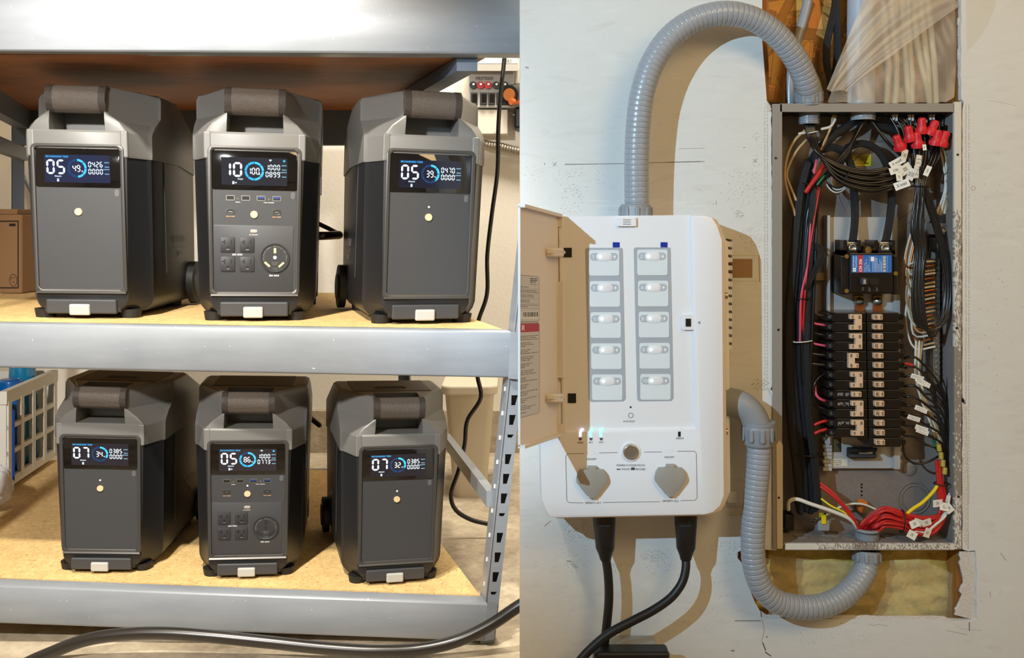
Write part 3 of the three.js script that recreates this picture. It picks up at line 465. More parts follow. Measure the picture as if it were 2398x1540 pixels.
{ // white basket with square openings, standing askew at the left end of the bottom shelf
  const fA = [16, 2.60], fB = [130, 2.96], by = .1455, H = .268;
  const A = at(fA[0], 0, fA[1]), B = at(fB[0], 0, fB[1]), ux = B.clone().sub(A).setY(0), Lx = ux.length(); ux.normalize(); const nx = V3(-ux.z, 0, ux.x).multiplyScalar(-1);   // away from the units
  const t = thing('laundry_basket', 'white plastic basket with square openings at left of the bottom shelf', 'basket', [A.x, by, A.z]);
  const w = .30, dirW = nx.x < 0 ? nx : nx.clone().multiplyScalar(-1);
  const bar = (name, p0, p1, h, th, dir) => { // a slat from p0 to p1 (s along, y), thickness th outward
    const q = (s, y, o) => V3(0, 0, 0).addScaledVector(ux, s).addScaledVector(dirW, o).setY(y); return part(t, name, hexa([q(p0[0], p0[1] + h, -.004), q(p1[0], p1[1] + h, -.004), q(p1[0], p1[1], -.004), q(p0[0], p0[1], -.004), q(p0[0], p0[1] + h, th), q(p1[0], p1[1] + h, th), q(p1[0], p1[1], th), q(p0[0], p0[1], th)]), M.basket); };
  for (let i = 0; i <= 4; i++) { const s = i * (Lx - .022) / 4, q = (ss, y, o) => V3(0, 0, 0).addScaledVector(ux, ss).addScaledVector(dirW, o).setY(y); part(t, 'upright', hexa([q(s, H - .03, -.005), q(s + .022, H - .03, -.005), q(s + .022, 0.012, -.005), q(s, 0.012, -.005), q(s, H - .03, .006), q(s + .022, H - .03, .006), q(s + .022, 0.012, .006), q(s, 0.012, .006)]), M.basket); }
  for (const y of [.086, .158]) bar('crossbar', [0, y], [Lx, y], .013, .008);
  bar('bottom_band', [0, 0], [Lx, 0], .024, .01); bar('rim', [-.01, H - .036], [Lx + .01, H - .036], .036, .016);
  const q = (s, y, o) => V3(0, 0, 0).addScaledVector(ux, s).addScaledVector(dirW, o).setY(y);
  part(t, 'base', hexa([q(0, .008, 0), q(Lx, .008, 0), q(Lx, 0, 0), q(0, 0, 0), q(0, .008, w), q(Lx, .008, w), q(Lx, 0, w), q(0, 0, w)]), M.basket);
  part(t, 'back_wall', hexa([q(0, H, w), q(Lx, H, w), q(Lx, 0, w), q(0, 0, w), q(0, H, w + .005), q(Lx, H, w + .005), q(Lx, 0, w + .005), q(0, 0, w + .005)]), M.basket);
  part(t, 'end_wall', hexa([q(Lx, H, 0), q(Lx + .005, H, 0), q(Lx + .005, 0, 0), q(Lx, 0, 0), q(Lx, H, w), q(Lx + .005, H, w), q(Lx + .005, 0, w), q(Lx, 0, w)]), M.basket);
  part(t, 'end_wall', hexa([q(-.005, H, 0), q(0, H, 0), q(0, 0, 0), q(-.005, 0, 0), q(-.005, H, w), q(0, H, w), q(0, 0, w), q(-.005, 0, w)]), M.basket);
  const inB = (s, o) => A.clone().addScaledVector(ux, s).addScaledVector(dirW, o).setY(by + .009);
  const blue = std(0x0f5fa8, .25, 0, { clearcoat: .5 }), teal = std(0x107ba8, .2, 0, { clearcoat: .6 }), navy = std(0x1648a0, .3);
  const bottle = (lab, s, o, k, m) => { const p = inB(s, o); const b = thing('bottle', lab, 'bottle', p, 'bottles in the white basket'); part(b, 'body', lathe([[0, 0], [.038, 0], [.042, .01], [.042, .19], [.034, .215], [.026, .225], [0, .225]].map(([r, y]) => [r * k, y * k])), m); part(b, 'cap', lathe([[0, .222], [.034, .222], [.036, .23], [.034, .272], [.028, .28], [0, .28]].map(([r, y]) => [r * k, y * k])), m); return b; };
  bottle('teal blue bottle with a round cap at the back end of the basket', Lx * .72, .06, 1.06, teal); bottle('deep blue bottle in the middle of the basket', Lx * .45, .055, .95, blue); bottle('blue bottle behind the front openings of the basket', Lx * .3, .14, 1.0, navy);
  const jg = thing('blue_bucket', 'blue plastic bucket standing up out of the white basket', 'bucket', inB(.03, .17)); part(jg, 'bucket', lathe([[0, .0], [.06, 0], [.075, .29], [.082, .295], [.08, .302], [.07, .30], [.056, .01], [0, .01]]), navy); part(jg, 'handle', new THREE.TorusGeometry(.05, .01, 8, 20, Math.PI).rotateZ(-Math.PI / 2).translate(.07, .22, 0), navy);
  const pc = canvas(128, 160), pg = pc.getContext('2d'); pg.fillStyle = '#24508c'; pg.fillRect(0, 0, 128, 160); pg.fillStyle = '#e8e2d6'; pg.font = 'bold 17px sans-serif'; pg.fillText('bébé', 8, 22); pg.fillStyle = '#3f8a3a'; pg.fillRect(0, 92, 128, 30); pg.fillStyle = '#f2f2f2'; pg.fillRect(34, 84, 52, 42); pg.fillStyle = '#7b2a78'; pg.fillRect(0, 126, 128, 34); pg.fillStyle = '#b36a50'; pg.beginPath(); pg.arc(60, 66, 22, 0, 7); pg.fill();
  const pk = thing('small_package', 'small printed package in the front of the white basket', 'package', inB(.055, .03)); part(pk, 'carton', box(-.045, .045, 0, .2, -.02, .02, .003).rotateY(-.9), navy); const pf = plane(pk, 'printed_face', .088, .195, V3(0, .1, 0).add(V3(Math.sin(-.9) * .0208, 0, Math.cos(.9) * .0208)), printMat(pc), 0, -.9, 0);
  // plastic bag in front of it
  const bg = new THREE.IcosahedronGeometry(1, 24); { const p = bg.attributes.position; for (let i = 0; i < p.count; i++) { const v = V3().fromBufferAttribute(p, i), n = 1 + .10 * Math.sin(v.x * 9 + v.y * 5) * Math.sin(v.y * 11 + v.z * 7) + .06 * Math.sin(v.x * 23 + v.z * 17 + v.y * 13); p.setXYZ(i, v.x * .07 * n, v.y * .062 * n, v.z * .07 * n); } bg.computeVertexNormals(); const q2 = at(-46, 1140, 2.42); bg.translate(q2.x, levY('low', q2.x - SKEW * .47) + .067, q2.z); }
  single('plastic_bag', 'crumpled white plastic bag in front of the white basket', 'bag', creased(bg, .5), std(0xe4e4ea, .35, 0, { clearcoat: .4 }));
}
{ // waste bin on the floor behind the right post
  const d = 3.0, a = at(1056, 0, d), b = at(1158, 0, d), cx = (a.x + b.x) / 2 - .01, top = at(0, 900, d).y, sq = (h, wx, wz, y) => { const o = []; for (let i = 0; i < 24; i++) { const a = i / 24 * 2 * Math.PI + .13, c = Math.cos(a), q = Math.sin(a), k = .03; o.push(V3((wx - k) * Math.sign(c) + k * c, y, (wz - k) * Math.sign(q) + k * q)); } return o.reverse(); };
  const t = thing('waste_bin', 'tall beige plastic waste bin on the floor behind the shelving', 'bin', [cx, 0, -d - .09]);
  part(t, 'bin', creased(loft([sq(0, .052, .09, 0), sq(0, .078, .12, top - .03), sq(0, .08, .122, top)], false, true), .6), Object.assign(M.trash.clone(), { side: THREE.DoubleSide }));
  const rim = rrect(-.09, .09, -.132, .132, .036); rim.holes.push(rrect(-.078, .078, -.12, .12, .03)); part(t, 'rim', extrude(rim, 0, .03, .006).rotateX(-Math.PI / 2).translate(0, top - .028, 0), M.trash);
}
{ // cords
  single('hanging_cable', 'black power cord hanging behind the right end of the shelving', 'cord', tube([[1184, 100], [1180, 150], [1172, 220], [1167, 300], [1165, 400], [1152, 500], [1141, 600], [1140, 690], [1120, 752], [1112, 800], [1118, 880], [1126, 930], [1094, 985], [1088, 1040], [1074, 1100], [1056, 1160], [1066, 1192], [1100, 1215], [1150, 1228]].map(([u, v], i) => at(u, v, 2.62)), .0062, 120, 10), M.wireBlack);
  const dc = 1.885; single('thick_cable', 'thick black cable lying across the floor in front of the shelving', 'cable', tube([[-420, 1582], [-200, 1586], [0, 1578], [90, 1540], [200, 1498], [300, 1484], [380, 1482], [480, 1488], [620, 1502], [760, 1517], [880, 1524], [980, 1520], [1070, 1500], [1150, 1462], [1210, 1422], [1250, 1398]].map(([u, v], i) => at(u, v, dc + Math.max(0, (u - 900) / 300) * .02)), 14.5 * dc / F, 120, 20), std(0x24211e, .32, 0, { clearcoat: .5, clearcoatRoughness: .25 }));
  single('link_cable', 'black cable plugged between the upper power stations', 'cable', tube([at(738, 520, 2.5), at(755, 528, 2.5), at(772, 536, 2.5), at(795, 548, 2.52)], .006, 20, 8), M.wireBlack);
  single('link_cable', 'thick black plug lead between the upper power stations', 'cable', tube([at(735, 552, 2.45), at(755, 552, 2.45), at(795, 550, 2.48)], .011, 20, 10), M.wireBlack);
  single('link_cable', 'black cable bridging the lower power stations at the back', 'cable', tube([at(722, 975, 2.5), at(735, 985, 2.5), at(748, 995, 2.5)], .007, 12, 8), M.wireBlack);
}
{ // transfer switch on the back wall
  const d = 3.5, P = (u, v, dd = d) => at(u, v, dd);
  const t = thing('transfer_switch', 'grey transfer switch box on the back wall beside the upper right unit', 'switch box', P(1160, 318, 3.58));
  const db = (u0, v0, u1, v1, d0, d1, r) => dbox(u0, v0, u1, v1, d0, d1, r);
  wpart(t, 'enclosure', db(1098, 166, 1204, 252, 3.5, ZB * -1, .004), std(0xb4b2ad, .5)); wpart(t, 'lower_cover', db(1116, 256, 1189, 314, 3.51, 3.62, .004), std(0xcfc6b6, .5)); wpart(t, 'hood', hexa([P(1098, 150, 3.44), P(1214, 150, 3.44), P(1212, 166, 3.44), P(1098, 166, 3.44), P(1098, 150, 3.6), P(1214, 150, 3.6), P(1212, 168, 3.6), P(1098, 168, 3.6)]), std(0xa9a69f, .5));
  for (const [u, red] of [[1108, 0], [1125, 1], [1143, 1], [1162, 0], [1182, 0]]) { const k = wpart(t, 'binding_post', disc(P(u, 199, 3.485), .0135, .02), red ? M.nut : M.black); wpart(k, 'tip', disc(P(u + 1, 197, 3.47), .0045, .02), M.metal); }
  for (const u of [1110, 1132, 1151, 1170, 1186]) { const k = wpart(t, 'rocker_switch', db(u - 8, 216, u + 8, 245, 3.486, 3.51, .002), M.black); wpart(k, 'rocker', hexa([P(u - 4, 220, 3.47), P(u + 6, 220, 3.47), P(u + 6, 240, 3.484), P(u - 4, 240, 3.484), P(u - 4, 220, 3.49), P(u + 6, 220, 3.49), P(u + 6, 240, 3.49), P(u - 4, 240, 3.49)]), M.blackGloss); }
  const c = canvas(256, 64), g = c.getContext('2d'); g.fillStyle = '#4a463f'; g.font = 'italic bold 50px sans-serif'; g.fillText('PROTRAN', 4, 52, 246); const a = P(1112, 176, 3.498), b = P(1158, 190, 3.498), o = t.position; plane(t, 'printed_text', b.x - a.x, a.y - b.y, a.clone().add(b).multiplyScalar(.5).sub(o), printMat(c));
  wpart(t, 'screw', disc(P(1159, 309, 3.506), .005, .006), M.screw);
  const w = thing('white_carton', 'white box with a barcode above the transfer switch', 'box', P(1165, 148, 3.55)); wpart(w, 'carton', db(1118, 60, 1212, 149, 3.46, 3.62, .003), M.white); const bc = canvas(128, 48), bg = bc.getContext('2d'); bg.fillStyle = '#333'; for (let x = 2; x < 126; x += rr(3, 7)) bg.fillRect(x, 0, rr(1, 4), 48); const a2 = P(1168, 138, 3.458), b2 = P(1198, 147, 3.458); plane(w, 'barcode', b2.x - a2.x, a2.y - b2.y, a2.clone().add(b2).multiplyScalar(.5).sub(w.position), printMat(bc));
  const fl = thing('flashlight', 'black and orange flashlight hanging beside the transfer switch', 'flashlight', P(1210, 247, 3.3)); const p0 = P(1193, 222, 3.44), p1 = P(1244, 214, 3.62); wpart(fl, 'head', cyl(p0, p1, .036, .04, 24), M.black); wpart(fl, 'lens', cyl(P(1191.5, 222, 3.434), p0, .022, .024, 24), std(0x9a5a2a, .35)); wpart(fl, 'grip_band', cyl(P(1196, 238, 3.43), P(1214, 236, 3.46), .012, .014, 10), std(0xc8622a, .5)); 
  single('black_case', 'black plastic case on the back wall below the flashlight', 'case', db(1205, 250, 1230, 300, 3.5, 3.62, .01), M.black);
  single('metal_conduit', 'silver flexible metal conduit on the back wall below the transfer switch', 'conduit', ribbed([P(1120, 330, 3.55), P(1140, 338, 3.55), P(1175, 344, 3.55), P(1205, 352, 3.55), P(1250, 360, 3.55)], .0165, .010, .005, 14, 8), std(0xa79f92, .35, .8));
}

// ---------------------------------------------------------------- the panel wall
const WX0 = (1218 - CX) * WD / F;
{
  const w = structure('wall_near');
  // paint with pencil lines, scuffs and patches, mapped over x 0..1, y 0..1.25 of the wall
  const TW = 1536, TH = 2000, c = canvas(TW, TH), g = c.getContext('2d'); const S = 1250 * TW / 1250;   // pixels of the map per 1250 photograph pixels
  const X = (u) => (u - 1199) / 1250 * TW, Y = (v) => (v + 20) / 1600 * TH;
  g.fillStyle = '#d5d4d1'; g.fillRect(0, 0, TW, TH);
  for (let i = 0; i < 2600; i++) { const a = rr(.01, .035); g.fillStyle = rnd() < .5 ? `rgba(120,110,95,${a})` : `rgba(255,255,255,${a * 1.5})`; g.beginPath(); g.ellipse(rr(0, TW), rr(0, TH), rr(2, 50), rr(1, 12), rr(-.3, .3), 0, 7); g.fill(); }
  const speck = (u, v, su, sv, n, col = 'rgba(60,58,55,.55)') => { g.fillStyle = col; for (let i = 0; i < n; i++) { const a = rr(0, 6.28), q = Math.sqrt(rnd()); g.fillRect(X(u + Math.cos(a) * q * su), Y(v + Math.sin(a) * q * sv), rr(.7, 2.2), rr(.7, 2)); } };
  const line = (pts, lw = 1.4, col = 'rgba(70,66,62,.6)') => { g.strokeStyle = col; g.lineWidth = lw; g.beginPath(); pts.forEach(([u, v], i) => (i ? g.lineTo(X(u), Y(v)) : g.moveTo(X(u), Y(v)))); g.stroke(); };
  line([[1322, 385], [1460, 383], [1520, 381], [1650, 378]], 2); line([[1325, 384], [1400, 384]], 1); line([[1560, 380], [1640, 378]], 2); line([[1590, 348], [1650, 347]], 1.2); line([[1740, 345], [1746, 345]], 1.5);
  for (const [u, v] of [[1299, 384], [1768, 376]]) { line([[u - 5, v - 4], [u + 5, v + 4]]); line([[u + 5, v - 5], [u - 4, v + 5]]); } line([[1275, 381], [1275, 386]], 2); line([[1230, 157], [1238, 159]], 3); line([[1677, 470], [1677, 480]], 1.5);
  for (const [u, v, a, b, n] of [[1340, 470, 30, 40, 90], [1360, 420, 60, 30, 60], [1730, 450, 30, 60, 90], [1770, 420, 12, 60, 60], [1730, 500, 12, 10, 50], [1290, 400, 70, 30, 40], [1600, 440, 120, 60, 30], [1770, 320, 8, 12, 20], [1350, 1230, 30, 30, 160], [1340, 1280, 40, 60, 60], [1530, 1300, 30, 14, 100], [1545, 1320, 40, 25, 60], [1700, 1285, 40, 20, 60], [1450, 1325, 25, 14, 30, 'rgba(80,30,20,.6)'], [1760, 560, 30, 30, 80], [1640, 1370, 120, 120, 90], [1780, 900, 25, 14, 120], [2330, 650, 70, 300, 60], [2300, 1390, 10, 20, 14], [2330, 600, 40, 160, 40], [1950, 1480, 120, 30, 60]]) speck(u, v, a, b, n);
  line([[1721, 1453], [1782, 1453]], 2, 'rgba(60,55,50,.8)'); line([[1785, 1450], [1790, 1475], [1784, 1500], [1795, 1530]], 1.5, 'rgba(110,95,70,.6)'); for (const p of [[[1786, 1504], [1793, 1522]], [[1792, 1526], [1806, 1536]], [[1794, 1492], [1797, 1490]], [[1712, 1523], [1720, 1523]]]) line(p, 3, 'rgba(60,58,52,.8)');
  line([[2270, 1456], [2270, 1477]], 2.5, 'rgba(60,55,50,.8)'); line([[2215, 1475], [2265, 1486]], 1.2); line([[2240, 1462], [2250, 1472], [2300, 1476]], 1, 'rgba(120,110,95,.5)'); line([[2343, 1295], [2356, 1312]], 1.5); line([[2318, 1385], [2320, 1398]], 1.5); line([[2033, 1460], [2045, 1464], [2060, 1461], [2080, 1466]], 1.2, 'rgba(120,105,80,.6)'); line([[1275, 1232], [1290, 1219]], 2);
  line([[1327, 1313], [1338, 1314]], 2.5); for (let i = 0; i < 7; i++) line([[1336 + i * 2, 1316 + i], [1343 + i * 2, 1330]], 1.5, 'rgba(120,125,120,.35)'); line([[2315, 235], [2345, 240], [2380, 248]], 1, 'rgba(120,110,95,.45)');
  for (const u of [2262, 2269]) for (let v = 245; v < 1180; v += 8) line([[u + rr(-.6, .6), v], [u + rr(-.6, .6), v + rr(4, 8)]], 1.6, 'rgba(120,108,92,.6)'); for (const u of [1791, 1797]) for (let v = 250; v < 900; v += 8) line([[u + rr(-.6, .6), v], [u + rr(-.6, .6), v + rr(4, 8)]], 1.3, 'rgba(95,92,86,.6)');
  g.strokeStyle = 'rgba(130,118,100,.7)'; g.lineWidth = 1.5; g.beginPath(); g.arc(X(2279), Y(441), 6, 0, 7); g.stroke();
  g.fillStyle = 'rgba(196,184,158,.32)'; g.beginPath(); [[2262, -20], [2335, -20], [2330, 20], [2312, 60], [2292, 92], [2264, 122]].forEach(([u, v], i) => (i ? g.lineTo(X(u), Y(v)) : g.moveTo(X(u), Y(v)))); g.fill();   // an unpainted patch of filler
  g.fillStyle = 'rgba(206,196,176,.7)'; for (let i = 0; i < 60; i++) { g.beginPath(); g.ellipse(X(rr(1702, 1800)), Y(1187 + rr(0, 20)), rr(4, 18), rr(1, 5), rr(-.1, .1), 0, 7); g.fill(); }
  g.strokeStyle = 'rgba(150,118,80,.6)'; g.lineWidth = 2; line([[1698, 598], [1780, 598]], 2, 'rgba(200,185,150,.9)'); line([[1698, 658], [1780, 658]], 2, 'rgba(200,185,150,.9)'); line([[1777, 598], [1779, 660]], 2.5, 'rgba(140,115,80,.8)');
  for (let i = 0; i < 26; i++) { g.strokeStyle = `rgba(${rr(235, 255) | 0},${rr(235, 250) | 0},${rr(230, 245) | 0},.16)`; g.lineWidth = rr(1, 5); const v = rr(468, 505), u0 = rr(1360, 1600); g.beginPath(); g.moveTo(X(u0), Y(v)); g.lineTo(X(u0 + rr(40, 150)), Y(v + rr(-3, 3))); g.stroke(); }
  const t = tex(c); t.wrapS = t.wrapT = THREE.ClampToEdgeWrapping; t.flipY = true;
  const paint = std(0xffffff, .72, 0, { map: t, bumpMap: rep(bmNoise, 7, 9), bumpScale: .0004 });
  const jag = (a, b, n, amp) => { const out = []; for (let i = 0; i < n; i++) { const k = i / n; out.push([a[0] + (b[0] - a[0]) * k + rr(-amp, amp), a[1] + (b[1] - a[1]) * k + rr(-amp * .5, amp * .5)]); } return out; };
  const hole = [...jag([1783, -330], [1786, 236], 4, .5), [1796, 240], ...jag([1806, 246], [1809, 700], 40, 1.2), ...jag([1809, 700], [1812, 902], 14, 1.8), [1806, 908], [1800, 913], [1804, 922], [1812, 930], [1820, 950], ...jag([1821, 960], [1823, 1282], 14, 3.5), [1818, 1288], [1785, 1286], [1740, 1286], [1728, 1292], [1727, 1306], [1737, 1318], [1742, 1335], [1752, 1370], [1768, 1410], [1781, 1432], [1782, 1445], ...jag([1800, 1447], [2286, 1453], 26, 1.4), ...jag([2288, 1450], [2288, 1292], 14, 1.6), [2284, 1288], [2268, 1290], [2254, 1286], ...jag([2253, 1278], [2253, 960], 22, 1.2), [2262, 942], [2260, 936], ...jag([2253, 930], [2253, 246], 46, .9), [2257, 238], ...jag([2251, 232], [2251, -330], 30, 1.6)];
  const sh = new THREE.Shape(); sh.moveTo(WX0, 0); sh.lineTo(X1, 0); sh.lineTo(X1, HC); sh.lineTo(WX0, HC); sh.closePath();
  const hp = new THREE.Path(); hole.forEach(([u, v], i) => { const p = R(u, v); i ? hp.lineTo(p.x, p.y) : hp.moveTo(p.x, p.y); }); hp.closePath(); sh.holes.push(hp);
  const gw = extrude(sh, -WD - .0125, -WD); { const p = gw.attributes.position, uv = gw.attributes.uv; for (let i = 0; i < p.count; i++) { const u = p.getX(i) * F / WD + CX, v = CY - (p.getY(i) - EYE) * F / WD; uv.setXY(i, (u - 1199) / 1250, 1 - (v + 20) / 1600); } }
  part(w, 'drywall', gw, paint);
  // studs, strand board behind, far face and end of the wall
  const zb = -WD - .105; const stud = (u0, u1, v0, v1, dz = -.014, m = M.wood) => part(w, 'stud', uvBox(box(R(u0, 0, dz).x, R(u1, 0, dz).x, R(0, v1, dz).y, R(0, v0, dz).y, zb + .001, -WD + dz)).rotateX(0), m);
  part(w, 'sheathing', uvBox(box(WX0 + .02, X1, 0, HC, zb - .012, zb)), M.osb);
  part(w, 'far_board', uvBox(box(WX0, X1, 0, HC, zb - .026, zb - .013)), M.wallWarm);
  part(w, 'end_board', box(WX0, WX0 + .012, 0, HC, zb - .012, -WD - .0126), M.wallWarm);
  const woodV = M.wood.clone(); woodV.map = M.wood.map.clone(); woodV.map.rotation = Math.PI / 2; woodV.map.needsUpdate = true;
  stud(1766, 1800, -400, 700, -.014, woodV); stud(2240, 2275, -400, 1600, -.014, woodV); stud(1700, 1800, 1285, 1500, -.05, woodV);
  // the timber ends of an old blocking seen behind the drywall near the grey panel
  part(w, 'filler_patch', pbox(1702, 606, 1762, 650, 0, .0006), std(0xc89e74, .8, 0, { bumpMap: rep(bmNoise, 10), bumpScale: .001 }));
  // torn drywall paper and gypsum along the lower opening
  const torn = (pts, dz) => part(w, 'torn_gypsum', ext(pshape(pts, dz), dz - .006, dz, .001), M.gypsum);
  torn([...jag([2250, 1292], [2246, 1335], 5, 3), ...jag([2254, 1345], [2250, 1405], 6, 4), ...jag([2240, 1420], [2236, 1447], 4, 3), [2290, 1454], [2291, 1290]], -.004);
  torn([...jag([1783, 1430], [1800, 1446], 3, 2), ...jag([1830, 1440], [2240, 1444], 16, 2), [2240, 1456], [1784, 1452]], -.003);
  torn([...jag([1812, 930], [1809, 1285], 22, 3.5), [1820, 1286], ...jag([1824, 1280], [1822, 940], 14, 2)], -.003);
  torn([...jag([2246, 20], [2247, 236], 18, 3), [2254, 236], [2254, 20]], -.006);
  torn([...jag([1797, 236], [1812, 262], 4, 2), [1802, 262], [1790, 240]], .002);
  torn([...jag([1800, 905], [1818, 925], 4, 2), [1812, 935], [1803, 920]], .003);
  torn([...jag([2253, 940], [2256, 1285], 14, 2), [2268, 1285], [2264, 950]], .0015);
  // pale paint over the wall joint below the grey panel
  part(w, 'putty_ridge', [pbox(1702, 1185, 1795, 1188, 0, .0015), pbox(1702, 1205, 1770, 1207, 0, .001)], paint);
}
{ // insulation behind the lower opening, under clear film
  const N = 90, Mv = 30, g = new THREE.PlaneGeometry(1, 1, N, Mv), p = g.attributes.position, cols = [];
  const a = R(1770, 1275, -.05), b = R(2262, 1470, -.05); for (let i = 0; i < p.count; i++) { const x = p.getX(i) + .5, y = p.getY(i) + .5; const n = Math.sin(x * 17 + Math.sin(y * 9) * 2) * .3 + Math.sin(x * 41 + y * 23) * .22 + Math.sin(y * 31 - x * 13) * .22 + rr(-.12, .12); p.setXYZ(i, a.x + (b.x - a.x) * x, b.y + (a.y - b.y) * y, -WD - .052 + n * .010); }
  g.computeVertexNormals(); const tx = paintTex(512, (i) => { const k = (n1[i] - .5) * 110 + (n2[i] - .5) * 50; return [206 + k * .6, 178 + k * .7, 98 + k * .8]; });
  single('insulation', 'yellow glass wool insulation in the opening under the electrical panel', 'insulation', g, std(0xffffff, .9, 0, { map: rep(tx, 2.2, 1.2), side: THREE.DoubleSide }));
  const f = new THREE.PlaneGeometry(1, 1, 60, 20), q = f.attributes.position; const a2 = R(1800, 1300, -.03), b2 = R(2240, 1447, -.03); for (let i = 0; i < q.count; i++) { const x = q.getX(i) + .5, y = q.getY(i) + .5; const n = Math.sin(x * 29 + y * 11) * .4 + Math.sin(y * 43 + x * 8) * .3; const top = 1 - .1 * Math.abs(Math.sin(x * 3.2)) - (x > .8 ? (x - .8) * 1.6 : 0); q.setXYZ(i, a2.x + (b2.x - a2.x) * x, b2.y + (a2.y - b2.y) * y * top, -WD - .031 + n * .003); }
  f.computeVertexNormals(); single('vapour_film', 'clear plastic vapour film over the yellow insulation', 'plastic film', f, new THREE.MeshPhysicalMaterial({ color: 0xd9cda8, roughness: .22, transmission: 0, transparent: true, opacity: .3, side: THREE.DoubleSide }));
}
// ---------------------------------------------------------------- white smart panel
const SP = .115;                                             // how far its face stands off the wall
{
  const t = thing('smart_panel', 'white home power control panel with an open lid and ten lit circuit buttons', 'control panel', R(1482, 1210, 0));
  // case against the wall, wider than the cover, with louvres on the right
  const cs = pshape([[1296, 520], [1664, 516], [1690, 535], [1706, 580], [1711, 1150], [1696, 1186], [1664, 1200], [1310, 1206], [1284, 1180], [1282, 560]], .05);
  wpart(t, 'case', ext(cs, .0005, .052, .004), M.white);
  // cover: front plate with a shallow bay open at the top
  const out = [[1296, 509], [1313, 507], [1313, 560], [1322, 1010], [1629, 1004], [1618, 503], [1650, 503], [1668, 508], [1680, 525], [1692, 562], [1697, 1160], [1688, 1184], [1672, 1200], [1652, 1206], [1300, 1213], [1286, 1209], [1278, 1196], [1267, 1168], [1264, 1030], [1266, 560], [1278, 518]];
  wpart(t, 'cover', creased(ext(pshape(out, SP), .05, SP, .004), .5), M.white);
  wpart(t, 'cover_bay', ext(pshape([[1308, 507], [1624, 503], [1634, 1008], [1318, 1014]], SP - .008), .05, SP - .007), M.white);
  wpart(t, 'cover_skirt', creased(ext(pshape([[1292, 508], [1655, 505], [1678, 514], [1696, 552], [1702, 1165], [1690, 1192], [1660, 1206], [1305, 1212], [1281, 1203], [1270, 1168], [1270, 555], [1280, 520]], .085), .04, .09, .003), .5), M.whiteLid);
  for (let i = 0; i < 14; i++) { const v = 562 + i * 18.6, l = wpart(t, 'louvre', hexa([R(1699, v, .05), R(1709, v + 4, .05), R(1710, v + 14, .05), R(1699, v + 14, .05), R(1699, v, .012), R(1715, v + 4, .012), R(1716, v + 14, .012), R(1699, v + 14, .012)]), M.white); wpart(l, 'louvre_gap', hexa([R(1700, v - 3.5, .048), R(1708.5, v - 1.5, .048), R(1708.5, v + 3.5, .048), R(1700, v, .048), R(1700, v - 3.5, .016), R(1714, v - 1.5, .016), R(1714, v + 3.5, .016), R(1700, v, .016)]), M.black); }
  for (const v of [692, 1010]) wpart(t, 'screw', cyl(R(1697, v, .07), R(1703, v, .07), .006, .006, 12), M.screw);
  for (const v of [1152]) wpart(t, 'mounting_foot', pbox(1704, v, 1726, v + 26, 0, .008, .003), M.white);
  const bay = SP - .007;
  // clip at the top
  const cl = wpart(t, 'clip', pbox(1446, 509, 1490, 530, bay - .01, SP - .001, .001), M.white); for (const v of [514.5, 519.5, 524.5]) wpart(cl, 'clip_slot', pbox(1459, v - 1, 1477, v + 1, SP - .002, SP - .0004), M.grey);
  // two films of circuit cards
  for (const [col, u0, u1, v0] of [[0, 1370, 1452, 580], [1, 1483, 1564, 579]]) {
    const f = wpart(t, 'label_film', ext(pshape([[u0 + 4, v0], [u1 + 4, v0], [u1 + 6, v0 + 3], [u1 + 13, v0 + 352], [u1 + 8, v0 + 359], [u0 + 14, v0 + 360], [u0 + 9, v0 + 355], [u0 + 1, v0 + 4]], bay), bay - .001, bay + .0008), M.film);
    wpart(f, 'peel_tab', pbox(u1 - 17, 567, u1 - 1, 579, bay - .001, bay + .001), std(0x16309c, .35));
    for (let i = 0; i < 5; i++) {
      const sh = i * 1.8, vt = v0 + 5 + i * 72.8, a = u0 + 9 + sh, n = String(i * 2 + 1 + col);
      const card = wpart(f, 'circuit_card', ext(prrect(a, vt, a + 71, vt + 60, bay, 5), bay, bay + .0014), M.card);
      const c = canvas(284, 72), g = c.getContext('2d'); g.fillStyle = '#b4bac2'; g.beginPath(); g.roundRect(10, 2, 262, 68, 34); g.fill(); g.fillStyle = '#f4f6f8'; g.font = '44px sans-serif'; g.textAlign = 'center'; g.fillText(n, 40, 52); g.beginPath(); [[246, 12], [226, 40], [240, 40], [232, 62], [256, 30], [241, 30]].forEach(([x, y], k) => (k ? g.lineTo(x, y) : g.moveTo(x, y))); g.fill();
      wpart(card, 'button_rim', ext(prrect(a + 17, vt + 5.5, a + 54, vt + 26.5, bay, 10.4), bay, bay + .0018, .0003), M.card); pprint(card, 'printed_number', a, vt + 7, a + 71, vt + 25, bay + .0017, printMat(c, .35));
      const b = wpart(card, 'button', creased(ext(prrect(a + 19, vt + 7, a + 52, vt + 25, bay, 8.9), bay, bay + .0026, .0007), .5), M.white); b.parent !== card && card.add(b);
    }
  }
  // lit dots on the buttons
  for (let col = 0; col < 2; col++) for (let i = 0; i < 5; i++) { const u = (col ? 1483 : 1370) + 9 + i * 1.8 + 29, v = (col ? 579 : 580) + 5 + i * 72.8 + 16; wpart(t, 'button_light', disc(R(u - 2, v, bay + .003), .0028, .001, 16), M.led); }
  wpart(t, 'pin_hole', disc(R(1477, 953, bay + .0004), .0017, .001, 12), M.black); wpart(t, 'reset_button', new THREE.TorusGeometry(.0042, .0006, 8, 24).translate(...R(1477, 972, bay + .0004).toArray()), M.grey);
  // latch keeper and card slot on the right of the bay
  wpart(t, 'slot_frame', ext(prrect(1598, 736, 1626, 773, SP, 5), bay, SP - .0015, .001), M.white); wpart(t, 'card_slot', pbox(1606, 746, 1618, 764, SP - .003, SP - .0002), M.black);
